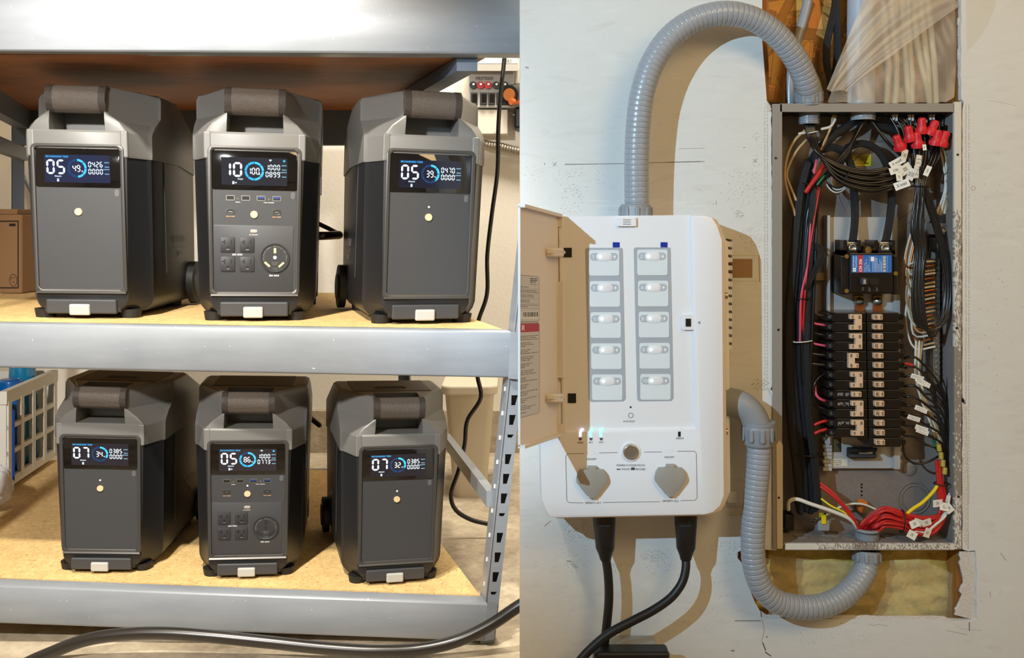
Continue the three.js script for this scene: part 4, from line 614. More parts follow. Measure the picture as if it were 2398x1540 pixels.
  // indicator lights
  for (const [u, m] of [[1359, M.violet], [1383, M.cyan], [1407, M.cyan], [1591, M.black]]) { const p = wpart(t, 'indicator_light', ext(pshape([[u - 3, 1011], [u + 3, 1011], [u + 3, 1022], [u - 3, 1022]], SP + .0006), SP - .002, SP + .0005), m); wpart(p, 'light_pipe', hexa([R(u + 2, 1003, SP - .005), R(u + 8, 1003, SP - .005), R(u + 3, 1011, SP + .0006), R(u - 3, 1011, SP + .0006), R(u + 2, 1003, SP - .007), R(u + 8, 1003, SP - .007), R(u + 3, 1011, SP - .003), R(u - 3, 1011, SP - .003)]), m); }
  // push button
  const pb = wpart(t, 'push_button', lathe([[0, .004], [.0095, .004], [.0105, .005], [.0125, .005], [.0135, .003], [.0135, 0]], 36).rotateX(Math.PI / 2).translate(...R(1477, 1057, SP).toArray()), M.metal); wpart(pb, 'button_well', new THREE.TorusGeometry(.0155, .0028, 10, 36).scale(1, 1, .5).translate(...R(1477, 1057, SP).toArray()), M.white);
  // covered sockets
  for (const [u, v] of [[1386, 1126], [1569, 1122]]) { const s = wpart(t, 'socket_cover', creased(ext(pshape([[u - 28, v - 29], [u - 10, v - 30], [u - 10, v - 37], [u + 10, v - 37], [u + 10, v - 30], [u + 26, v - 29], [u + 33, v - 20], [u + 37, v - 6], [u + 35, v + 2], [u + 12, v + 32], [u + 8, v + 34], [u + 8, v + 38], [u - 7, v + 38], [u - 7, v + 34], [u - 12, v + 32], [u - 36, v + 2], [u - 37, v - 6], [u - 34, v - 20]], SP), SP - .001, SP + .009, .002), .5), M.grey, 'grey rubber socket cover'); }
  for (const u of [1384, 1568]) wpart(t, 'switch', new THREE.TorusGeometry(1, .09, 6, 28).scale(.0068, .0028, .003).translate(...R(u, u < 1500 ? 1060 : 1056, SP).toArray()), M.white);
  // lettering on the lower face and in the bay
  const c = canvas(1300, 760), g = c.getContext('2d'), X = (u) => (u - 1320) * 4, Y = (v) => (v - 1012) * 4; g.fillStyle = '#4a4a50'; g.textAlign = 'center'; g.textBaseline = 'middle'; const tx = (s, u, v, px, w) => { g.font = px + 'px sans-serif'; g.fillText(s, X(u), Y(v), w); };
  tx('GRID', 1359, 1036, 24); tx('AC1', 1384, 1035.5, 24); tx('AC2', 1408, 1035, 24); tx('ERROR', 1592, 1026, 24); tx('ON/OFF', 1385, 1074.5, 26); tx('ON/OFF', 1567, 1070, 26); tx('POWER STATION PAUSE', 1477, 1089, 25); tx('PAUSE /', 1467, 1098, 25); tx('RESUME', 1500, 1098, 25); tx('INFINITY AC1', 1389, 1177, 25); tx('INFINITY AC2', 1570, 1172.5, 25);
  g.fillRect(X(1444), Y(1097), 34, 10); g.fillRect(X(1478), Y(1094), 34, 24); for (const u of [1359, 1384, 1408]) { g.beginPath(); g.moveTo(X(u - 4), Y(1025)); g.lineTo(X(u + 4), Y(1025)); g.lineTo(X(u + 3), Y(1029)); g.lineTo(X(u), Y(1031)); g.lineTo(X(u - 3), Y(1029)); g.fill(); }
  g.strokeStyle = '#77767a'; g.lineWidth = 4; const ln = (p) => { g.beginPath(); p.forEach(([u, v], i) => (i ? g.lineTo(X(u), Y(v)) : g.moveTo(X(u), Y(v)))); g.stroke(); };
  ln([[1368, 1061.5], [1330, 1062], [1325, 1067], [1327, 1170], [1332, 1176], [1366, 1177]]); ln([[1412, 1176], [1545, 1174]]); ln([[1403, 1060], [1446, 1059]]); ln([[1508, 1058], [1550, 1057.5]]); ln([[1586, 1056], [1626, 1056], [1630.5, 1061], [1632.5, 1165], [1627, 1171], [1594, 1171.5]]);
  pprint(t, 'printed_text', 1320, 1012, 1645, 1202, SP + .0007, printMat(c));
  const c2 = canvas(256, 48), g2 = c2.getContext('2d'); g2.fillStyle = '#55555a'; g2.font = '30px sans-serif'; g2.fillText('IOT RESET', 44, 34, 200); g2.lineWidth = 4; g2.strokeStyle = '#55555a'; for (const r of [6, 13, 20]) { g2.beginPath(); g2.arc(22, 36, r, -2.3, -.85); g2.stroke(); } pprint(t, 'printed_text', 1458, 982, 1499, 991, bay + .0006, printMat(c2));
  const c3 = canvas(32, 32), g3 = c3.getContext('2d'); g3.fillStyle = '#8a8a8e'; g3.beginPath(); g3.moveTo(30, 2); g3.lineTo(30, 30); g3.lineTo(2, 16); g3.fill(); pprint(t, 'printed_mark', 1633, 751, 1640, 759, SP + .0006, printMat(c3));
  // lid, hinged at the left and standing open
  const dh = WD - SP, hx = 1309, df = 1.48; const L = (k, v0, v1, j) => { const uh = at(hx, v0, dh), uf = at(1218.4, v1, df); return uh.clone().lerp(uf, k); };
  const top = (k) => L(k, 506, 482), bot = (k) => L(k, 1016, 1046); const nrm = V3().subVectors(top(1), top(0)).cross(V3(0, 1, 0)).normalize(); if (nrm.z < 0) nrm.multiplyScalar(-1); const off = (p, o) => p.clone().addScaledVector(nrm, o);
  const slab = (k0, k1, a0, a1, o0, o1) => { const P = (k, a, o) => off(top(k).lerp(bot(k), a), o); return hexa([P(k0, a0, o1), P(k1, a0, o1), P(k1, a1, o1), P(k0, a1, o1), P(k0, a0, o0), P(k1, a0, o0), P(k1, a1, o0), P(k0, a1, o0)]); };
  const lid = wpart(t, 'lid', slab(0, 1, 0, 1, -.004, 0), M.whiteLid);
  const lp = (n, geo, m) => { const p = t.position; geo.translate(-p.x, -p.y, -p.z); return part(lid, n, geo, m); };
  lp('lid_edge', slab(0.02, 1, -.008, .006, -.004, .008), M.whiteLid); lp('lid_edge', slab(0.02, 1, .992, 1.006, -.004, .008), M.whiteLid); lp('lid_rib', slab(0.0, .04, .3, .74, 0, .01), M.whiteLid); lp('lid_rib', slab(0, .03, .0, .05, 0, .008), M.whiteLid); lp('lid_rib', slab(0, .03, .95, 1, 0, .008), M.whiteLid);
  for (const v of [591, 932]) { const kx = v < 700 ? 1320 : 1330; wpart(t, 'hinge_well', pbox(kx, v - 11, kx + 19, v + 11, SP - .012, SP - .0055), M.black); const hg = wpart(t, 'hinge_arm', tube([at(1283, v, 1.585), at(1292, v, 1.583), at(1304, v, 1.60), at(1314, v, 1.625), at(1320, v, 1.645)], .0036, 14, 8), M.whiteLid); for (const q of [-5.5, 5.5]) wpart(hg, 'hinge_rib', tube([at(1282, v + q, 1.587), at(1293, v + q, 1.585), at(1305, v + q, 1.60), at(1316, v + q, 1.625)], .0036, 14, 8), M.whiteLid); }
  wpart(t, 'bay_edge', hexa([R(1308, 507, SP + .004), R(1313, 507, SP + .004), R(1323, 1011, SP + .004), R(1318, 1013, SP + .004), R(1308, 507, SP - .01), R(1313, 507, SP - .01), R(1323, 1011, SP - .01), R(1318, 1013, SP - .01)]), M.whiteLid);
  // printed rating label and warning label inside the lid
  const lc = canvas(256, 1472), q = lc.getContext('2d'); q.fillStyle = '#cfcfd0'; q.beginPath(); q.roundRect(-40, 4, 286, 480, 22); q.fill(); q.strokeStyle = '#3a3a3e'; q.lineWidth = 4; q.stroke(); q.fillStyle = '#2c2c30'; for (const [x, y, w] of [[124, 26, 44], [176, 26, 44], [124, 44, 44], [166, 44, 54], [124, 62, 44], [176, 62, 22]]) q.fillRect(x, y, w, 9); q.font = '20px sans-serif'; q.fillText('ECOFLOW', 120, 98, 110);
  for (let y = 124, k = 0; y < 350; y += 17, k++) { q.fillStyle = '#55555a'; if (k % 3 === 1) q.fillRect(0, y, 238, 2); else { let x = 0; const e = rr(90, 235); while (x < e) { const w = rr(8, 30); q.fillRect(x, y - 4, w, 7); x += w + 5; } } } q.fillStyle = '#e4e4e2'; q.fillRect(0, 376, 244, 80); q.fillStyle = '#222'; for (let x = 30; x < 226; x += rr(4, 9)) q.fillRect(x, 384, rr(2, 5), 48);
  q.fillStyle = '#cfcfd0'; q.beginPath(); q.roundRect(-40, 500, 290, 968, 22); q.fill(); q.strokeStyle = '#3a3a3e'; q.stroke(); q.fillStyle = '#b5232c'; q.beginPath(); q.roundRect(-40, 504, 286, 88, [0, 20, 0, 0]); q.fill(); q.fillStyle = '#f4eeee'; q.font = 'bold 76px sans-serif'; q.fillText('R', 8, 574); q.fillStyle = '#55555a'; for (let y = 630, k = 0; y < 1440; y += 18, k++) { if (k % 4 === 3) continue; let x = 0; const e = rr(50, 230); while (x < e) { const w = rr(8, 34); q.fillRect(x, y, w, 7); x += w + 6; } }
  const lg = new THREE.BufferGeometry(), pp = [[.95 + .05, .285], [.53, .285], [.53, .88], [1, .88]].map(([k, a]) => off(top(k).lerp(bot(k), a), .0006).sub(t.position)); lg.setAttribute('position', new THREE.Float32BufferAttribute([0, 3, 2, 0, 2, 1].flatMap((i) => pp[i].toArray()), 3)); const uvs = [[0, 1], [1, 1], [1, 0], [0, 0]]; lg.setAttribute('uv', new THREE.Float32BufferAttribute([0, 3, 2, 0, 2, 1].flatMap((i) => uvs[i]), 2)); lg.computeVertexNormals();
  part(lid, 'printed_label', lg, printMat(lc, .5)).castShadow = false;
}
// ---------------------------------------------------------------- plugs and leads under it
{
  for (const [i, u, lab, path] of [[0, 1414, 'black plug and lead hanging straight down under the smart panel', [[1419, 1308], [1424, 1345], [1426, 1400], [1420, 1470], [1414, 1520], [1411, 1545], [1410, 1590], [1410, 1612]]], [1, 1606, 'black plug and lead curving to the left under the smart panel', [[1606, 1306], [1606, 1330], [1598, 1362], [1574, 1396], [1530, 1428], [1480, 1454], [1425, 1484], [1380, 1522], [1350, 1556], [1325, 1590], [1310, 1622], [1308, 1650]]]]) {
    const dz = .055, t = thing('power_plug', lab, 'plug', R(u, 1205, dz)), k = (WD - dz) / F, p0 = R(u, 1195, dz), p1 = R(u, 1285, dz), p2 = R(u + (i ? 0 : 4), 1312, dz);
    const body = creased(loftPx(u, i ? 0 : 4, dz), .6); wpart(t, 'plug_body', body, M.black);
    wpart(t, 'collar', cyl(R(u + (i ? 0 : 3), 1282, dz), R(u + (i ? 0 : 3), 1285, dz), 21.5 * k, 21 * k), M.rubber);
    wpart(t, 'lead', tube(path.map(([a, b], j) => R(a, b, dz + (i ? j * .006 : 0))), (i ? 10.2 : 10.5) * k, 60, 16), M.black);
    const c = canvas(128, 32), g = c.getContext('2d'); g.fillStyle = 'rgba(70,70,72,.9)'; g.font = 'bold 24px sans-serif'; g.fillText('ECOFLOW', 2, 24, 124); const a = R(u - 13, 1227, dz + 27.5 * k), b = R(u + 17, 1235, dz + 27.5 * k); plane(t, 'printed_name', b.x - a.x, a.y - b.y, a.add(b).multiplyScalar(.5).sub(t.position), printMat(c));
  }
  function loftPx(u, lean, dz) { const k = (WD - dz) / F, secs = []; for (const [v, r] of [[1312, 11], [1309, 13], [1300, 15], [1284, 21], [1282, 22], [1250, 24], [1225, 26], [1195, 27]]) { const c = R(u + lean * (v - 1195) / 117, v, dz), s = []; for (let i = 0; i < 20; i++) { const a = -i / 20 * 2 * Math.PI; s.push(V3(c.x + Math.cos(a) * r * k, c.y, c.z + Math.sin(a) * r * k)); } secs.push(s); } return loft(secs); }
  single('black_adapter', 'black rounded box at the bottom edge below the plugs', 'adapter', pbox(1392, 1528, 1569, 1620, .051, .09, .006), M.black);
  single('metal_outlet_box', 'small grey metal outlet box on the wall behind the black rounded box', 'outlet box', pbox(1434, 1513, 1541, 1600, .001, .05, .004), std(0xa7a49a, .45, .4));
}
// ---------------------------------------------------------------- grey flexible conduits
function nutRing(t, name, a, b, r0, r1, lugs = 9) {           // a ribbed compression nut from a to b
  const dir = b.clone().sub(a), len = dir.length(), q = new THREE.Quaternion().setFromUnitVectors(V3(0, 1, 0), dir.clone().normalize());
  const n = wpart(t, name, creased(lathe([[r0 * .7, 0], [r0, 0], [r0, len * .12], [r0 * 1.02, len * .15], [r1 * 1.03, len * .8], [r1, len * .92], [r1 * .9, len], [r1 * .7, len]], 40).applyQuaternion(q).translate(a.x, a.y, a.z), .5), M.fitting);
  for (let i = 0; i < lugs; i++) { const an = i / lugs * 2 * Math.PI, g = new THREE.CapsuleGeometry(r0 * .16, len * .42, 4, 8).scale(1, 1, .45).translate(0, len * .42, r0 * 1.0).rotateY(an).applyQuaternion(q).translate(a.x, a.y, a.z); wpart(n, 'grip', g, M.fitting); }
  return n;
}
{
  const pts = [[1492, 500, .062], [1491, 440, .064], [1491, 370, .066], [1494, 300, .068], [1503, 225, .070], [1528, 148, .072], [1572, 85, .072], [1632, 45, .07], [1700, 31, .066], [1762, 44, .056], [1812, 76, .044], [1850, 118, .03], [1876, 162, .014], [1890, 200, 0], [1895, 222, -.012]];
  const t = thing('flexible_conduit', 'grey ribbed conduit arching from the smart panel up to the electrical panel', 'conduit', R(1491, 505, .06));
  wpart(t, 'hose', ribbed(pts.map((p) => R(...p)), 29 * 1.70 / F, .0096, .0013, 24, 10, 0), M.conduit);
  nutRing(t, 'fitting', R(1488, 512, .062), R(1488, 478, .062), 38 * 1.7 / F, 35 * 1.7 / F);
  nutRing(t, 'fitting', R(1894, 242, -.018), R(1894, 206, -.012), 32 * 1.77 / F, 30 * 1.77 / F);
  const b = thing('flexible_conduit', 'grey ribbed conduit looping below from the smart panel to the electrical panel', 'conduit', R(1880, 1447, .05));
  wpart(b, 'elbow', tube([R(1690, 941, .04), R(1712, 941, .045), R(1735, 948, .05), R(1756, 965, .052), R(1770, 990, .053), R(1775, 1006, .053)], 33 * 1.71 / F, 30, 24), M.fitting);
  const em = []; { const c = canvas(256, 64), g = c.getContext('2d'); }
  nutRing(b, 'fitting', R(1776, 992, .053), R(1776, 1044, .053), 38 * 1.71 / F, 33 * 1.71 / F);
  wpart(b, 'collar', cyl(R(1776, 986, .053), R(1776, 993, .053), 39 * 1.71 / F, 39 * 1.71 / F, 36), M.fitting);
  const q = [[1778, 1035, .053], [1776, 1080, .053], [1771, 1140, .053], [1766, 1200, .053], [1763, 1260, .052], [1766, 1320, .05], [1782, 1370, .046], [1815, 1405, .04], [1865, 1420, .034], [1920, 1419, .026], [1972, 1398, .012], [2010, 1362, -.004], [2027, 1330, -.016], [2030, 1308, -.022]];
  wpart(b, 'hose', ribbed(q.map((p) => R(...p)), 28 * 1.71 / F, .0094, .0014, 24, 10, 0), M.conduit);
  nutRing(b, 'fitting', R(2030, 1288, -.024), R(2030, 1322, -.02), 31 * 1.78 / F, 28 * 1.78 / F);
}
// ---------------------------------------------------------------- the cavity above the electrical panel
{
  const cav = -.075; const pipe = (n, lab, cat, pts, r, m, gr) => single(n, lab, cat, tube(pts.map(([u, v, z]) => R(u, v, z ?? cav)), r, 40, 14), m, gr);
  pipe('grey_cable', 'grey cable running down behind the arched conduit', 'cable', [[1898, -60], [1890, 10], [1880, 50], [1868, 90], [1856, 150], [1850, 200], [1850, 262]], .0095, M.conduit);
  pipe('thick_cable', 'black cable in the left of the pair above the electrical panel', 'cable', [[1960, -60], [1956, 10], [1948, 50], [1937, 100], [1935, 140], [1942, 180], [1947, 215], [1952, 262]], .0072, M.cableBlack, 'black cable pair in the cavity');
  pipe('thick_cable', 'black cable in the right of the pair above the electrical panel', 'cable', [[1956, -60], [1957, 10], [1960, 60], [1961, 110], [1958, 160], [1953, 205], [1946, 262]], .0072, M.cableBlack, 'black cable pair in the cavity');
  pipe('white_pipe', 'pale plastic pipe behind the torn plastic sheet', 'pipe', [[2018, -60, -.07], [2016, 60, -.07], [2016, 160, -.07], [2018, 262, -.07]], .026, std(0xb9bcc6, .4));
  const sheath = [[[2063, -60], [2072, 60], [2080, 160], [2076, 262]], [[2080, -60], [2094, 80], [2100, 170], [2096, 262]], [[2110, -60], [2118, 80], [2124, 180], [2130, 262]], [[2128, -60], [2128, 80], [2136, 180], [2134, 262]], [[2140, -60], [2146, 90], [2165, 180], [2182, 262]], [[2150, -60], [2164, 80], [2172, 160], [2178, 262]], [[2166, -60], [2182, 90], [2190, 180], [2192, 262]]];
  sheath.forEach((p) => single('white_cable', 'flat cream sheathed cable behind the torn plastic sheet', 'cable', tube(p.map(([u, v]) => R(u, v, -.04)), .0055, 30, 10).scale(1, 1, 1), std(0xc7b795, .55), 'cream cables behind the plastic sheet'));
  // clear plastic sheet, torn, hanging over the cavity
  const film = (lab, fx, nx, ny, op) => { const g = new THREE.PlaneGeometry(1, 1, nx, ny), p = g.attributes.position; for (let i = 0; i < p.count; i++) { const q = fx(p.getX(i) + .5, .5 - p.getY(i)); p.setXYZ(i, q.x, q.y, q.z); } g.computeVertexNormals(); return single('plastic_sheet', lab, 'plastic sheet', g, new THREE.MeshPhysicalMaterial({ color: 0xcfc4b4, roughness: .3, transparent: true, opacity: op, side: THREE.DoubleSide, clearcoat: .4, clearcoatRoughness: .2 })); };
  film('torn clear plastic sheet hanging over the cream cables', (x, y) => { const u0 = 2030 - y * 95, v0 = -40 + y * 290; const yv = y; const uL = 2034 + (1938 - 2034) * Math.pow(yv, 1.05), uR = 2250 + (2235 - 2250) * yv; const u = uL + (uR - uL) * x, cut = -40 + yv * (280 - Math.max(0, x - .93) * 200); return R(u, cut + Math.sin(x * 40) * 1.2 * yv, -.018 + Math.sin(x * 17 + y * 9) * .0014 + Math.sin(x * 37 - y * 21) * .0008 + yv * yv * .010); }, 70, 40, .34);
  film('folded back flap of the torn clear plastic sheet', (x, y) => { const uL = 2040 + (1936 - 2040) * y, uR = 2262 + (1992 - 2262) * Math.pow(y, .92); const u = uL + (uR - uL) * x, v = -44 + y * (252 + 40 * Math.sin(x * 3.14) * .15) + (1 - y) * x * 50; return R(u, v + (y > .98 ? Math.sin(x * 9) * 3 : 0), -.006 + Math.sin(x * 11 + y * 7) * .002 + Math.sin(x * 31 + y * 13) * .0009 + y * .018); }, 60, 40, .42);
}
// ---------------------------------------------------------------- electrical panel enclosure
const BK = -.082;                                             // its back
{
  const t = thing('electrical_panel', 'open grey metal electrical panel enclosure set into the wall', 'electrical panel', R(2035, 1287, BK));
  wpart(t, 'back', uvBox(pbox(1800, 240, 2300, 1300, BK - .002, BK)), M.boxGrey);
  const xL = R(1831, 0, 0).x, xR = R(2236, 0, 0).x, yT = R(0, 261, 0).y, yB = R(0, 1273, 0).y, z0 = -WD + BK, z1 = -WD + .002, th = .0018;
  wpart(t, 'side', uvBox(box(xL - th, xL, yB, yT, z0, z1)), M.boxGrey); const rs = wpart(t, 'side', uvBox(box(xR, xR + th, yB, yT, z0, z1)), M.boxGrey);
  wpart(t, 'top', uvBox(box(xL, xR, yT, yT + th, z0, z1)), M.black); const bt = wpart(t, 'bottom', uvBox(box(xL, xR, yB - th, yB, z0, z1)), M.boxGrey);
  // front flanges: bare grey on the left and top, overpainted and scraped on the right and bottom
  const scraped = (w, h, dens, s) => { const c = canvas(w, h), g = c.getContext('2d'); g.fillStyle = '#d3cdc2'; g.fillRect(0, 0, w, h); return [c, g]; };
  const flakes = (g, x0, x1, y0, y1, n, col) => { g.fillStyle = col; for (let i = 0; i < n; i++) { const x = rr(x0, x1), y = rr(y0, y1), r = rr(.6, 3.4); g.beginPath(); for (let k = 0; k < 7; k++) { const a = k / 7 * 6.283, q = r * rr(.4, 1.5); g.lineTo(x + Math.cos(a) * q, y + Math.sin(a) * q * 1.6); } g.fill(); } };
  const [c1, g1] = scraped(32, 1024); flakes(g1, 0, 32, 250, 560, 260, '#8a8178'); flakes(g1, 18, 32, 300, 1024, 300, '#8a8178'); g1.fillStyle = '#8a8178'; g1.fillRect(0, 560, 32, 464); flakes(g1, 0, 32, 560, 1024, 110, '#d3cdc2'); flakes(g1, 0, 32, 900, 1024, 160, '#d3cdc2');
  const [c2, g2] = scraped(1024, 32); flakes(g2, 200, 1000, 0, 32, 600, '#7d746b'); flakes(g2, 420, 560, 0, 32, 300, '#7d746b'); g2.fillStyle = '#8a8178'; g2.fillRect(0, 28, 1024, 4);
  const fm = (c) => { const q = tex(c); q.wrapS = q.wrapT = THREE.ClampToEdgeWrapping; return std(0xffffff, .6, 0, { map: q }); };
  const fl = (name, u0, v0, u1, v1, m) => { const w = wpart(t, name, pbox(u0, v0, u1, v1, -.004, .0035, .0008), m); const p = w.geometry.attributes.position, uv = w.geometry.attributes.uv; w.geometry.computeBoundingBox(); const b = w.geometry.boundingBox; for (let i = 0; i < p.count; i++) uv.setXY(i, (p.getX(i) - b.min.x) / (b.max.x - b.min.x), (p.getY(i) - b.min.y) / (b.max.y - b.min.y)); return w; };
  fl('flange', 1809, 243, 1832, 1285, M.flange); fl('flange', 1826, 242, 2234, 262, M.flange); fl('flange', 2235, 238, 2252, 1286, fm(c1), 'scraped white paint over grey metal'); fl('flange', 1838, 1273, 2236, 1288, fm(c2), 'scraped white paint over grey metal');
  wpart(t, 'flange_paint', ext(pshape([[1818, 1040], [1826, 1030], [1833, 1042], [1833, 1284], [1820, 1284], [1819, 1140]], .0038), .0034, .0042), std(0xcfc3a8, .7)); 
  for (const [u, v] of [[1817, 370], [1823, 772], [2243, 362], [2241, 768], [2245, 1163], [1824, 1165]]) wpart(t, 'screw_hole', disc(R(u, v, .0045), .0022, .0008, 14), M.black);
  // knockouts
  const ko = (c, r, m, rot) => wpart(t, 'knockout', new THREE.TorusGeometry(r, .0012, 6, 44).translate(...c.toArray()), m ?? M.boxGrey);
  for (const r of [37, 29]) ko(R(2141, 1166, BK + .001), r / 1195);
  ko(R(2065, 435, BK + .001), 105 / 1195); ko(R(2065, 435, BK + .001), 88 / 1195);
  for (const [u, v] of [[1880, 1252], [1930, 1243], [1985, 1244], [1960, 1262], [2085, 1253], [2180, 1262]]) wpart(t, 'knockout', new THREE.TorusGeometry(.014, .0009, 6, 30).rotateX(Math.PI / 2).translate(R(u, v, -.035).x, yB + .0008, -WD - .04 + (1250 - v) * .0012), M.boxGrey);
  for (const v of [350, 390, 440, 480]) wpart(t, 'knockout', new THREE.TorusGeometry(.016, .0009, 6, 30).rotateY(Math.PI / 2).translate(xR - .0008, R(0, v, -.04).y, -WD - .042), M.boxGrey);
  for (const v of [1134, 1141, 1150, 1159]) wpart(t, 'vent_hole', disc(R(2018, v, BK + .0008), .0019, .0006, 12), M.black);
  wpart(t, 'mounting_dimple', new THREE.SphereGeometry(.014, 20, 10).scale(1, 1, .3).translate(...R(2130, 1098, BK).toArray()), M.boxGrey); wpart(t, 'mounting_dimple', new THREE.SphereGeometry(.012, 20, 10).scale(1, 1, .3).translate(...R(2020, 1192, BK).toArray()), M.boxGrey);
  // yellow listing label at the back
  const c = canvas(256, 144), g = c.getContext('2d'); g.fillStyle = '#d8c21c'; g.fillRect(0, 0, 256, 144); g.fillStyle = '#4d430a'; g.font = 'bold 14px sans-serif'; g.lineWidth = 4; g.strokeStyle = '#4d430a'; g.beginPath(); g.arc(38, 34, 20, 0, 7); g.stroke(); g.fillText('UL', 28, 40); for (const [y, s] of [[24, 'UNDERWRITERS LABORATORIES INC.'], [58, 'LISTED CABINET BOX'], [80, 'ISSUE No. E-7819'], [112, 'Cutler-Hammer']]) g.fillText(s, y < 30 ? 66 : 40, y, 180); g.fillRect(160, 100, 60, 16); pprint(t, 'yellow_label', 1996, 362, 2040, 389, BK + .0012, printMat(c));
  // dark side trim and lower bracket inside on the left
  wpart(t, 'bracket', pbox(1838, 1205, 1860, 1242, BK, BK + .03, .002), M.black); wpart(t, 'bracket', pbox(1900, 638, 1942, 656, BK, BK + .012), std(0x8a7250, .6));
}
// ---------------------------------------------------------------- bus plate and breakers
{
  const t = thing('bus_plate', 'pale metal mounting plate behind the breakers', 'plate', R(2020, 1095, BK)); const pz = BK + .014;
  wpart(t, 'plate', pbox(1942, 508, 2102, 1096, BK, pz), M.busPlate); wpart(t, 'edge_fold', pbox(1938, 504, 1944, 1040, BK, pz + .012), M.busPlate); wpart(t, 'edge_fold', pbox(2094, 690, 2108, 1098, BK, pz + .012), M.busPlate);
  for (let i = 0; i < 9; i++) wpart(t, 'notched_rail', pbox(1928 + (i % 2) * 3, 1022 + i * 9, 1948, 1030 + i * 9, BK, pz + .006), M.busPlate);
  for (let i = 0; i < 8; i++) wpart(t, 'notched_rail', pbox(2096, 1022 + i * 9, 2112 - (i % 2) * 3, 1030 + i * 9, BK, pz + .006), M.busPlate);
  for (const u of [2013, 2056]) { const b = wpart(t, 'copper_bar', pbox(u - 9, 700, u + 9, 740, pz, pz + .008), M.copper); wpart(b, 'copper_lug', pbox(u - 11, 690, u + 11, 712, pz, pz + .010, .002), M.brass); const n = wpart(b, 'bolt', lathe([[0, .007], [.004, .007], [.0045, .004], [.008, .004], [.009, 0]], 6).rotateX(Math.PI / 2).translate(...R(u, 705, pz + .010).toArray()), M.screw); }
  const nb = wpart(t, 'feed_clamp', pbox(1988, 1050, 2052, 1074, pz, pz + .016, .003), M.black); wpart(nb, 'clamp_bar', pbox(1990, 1064, 2054, 1072, pz + .012, pz + .02, .002), M.plate); wpart(nb, 'clamp_screw', pbox(2012, 1056, 2044, 1063, pz + .012, pz + .019, .001), M.metal); for (const v of [1051, 1055]) wpart(nb, 'spring', tube([R(1988, v, pz + .016), R(2020, v + 2, pz + .02), R(2052, v - 1, pz + .016)], .0022, 12, 6), M.black);
  const c = canvas(160, 72), g = c.getContext('2d'); g.fillStyle = '#d9d4c4'; g.fillRect(0, 0, 160, 72); g.fillStyle = '#4b463c'; g.font = 'bold 16px sans-serif'; g.fillText('USE N. BOX', 8, 24); g.fillText('ENCLOSURE', 8, 44); g.fillText('B-11488 TG', 8, 64); pprint(t, 'printed_label', 1949, 1074, 1985, 1091, pz + .0008, printMat(c));
  const ck = canvas(96, 144), gk = ck.getContext('2d'); gk.fillStyle = '#1c1c1c'; gk.fillRect(0, 0, 96, 144); gk.fillStyle = '#9a8a50'; for (let y = 12; y < 136; y += 12) gk.fillRect(8, y, rr(30, 80), 4); pprint(t, 'printed_label', 1950, 1024, 1970, 1058, pz + .0009, printMat(ck));
}
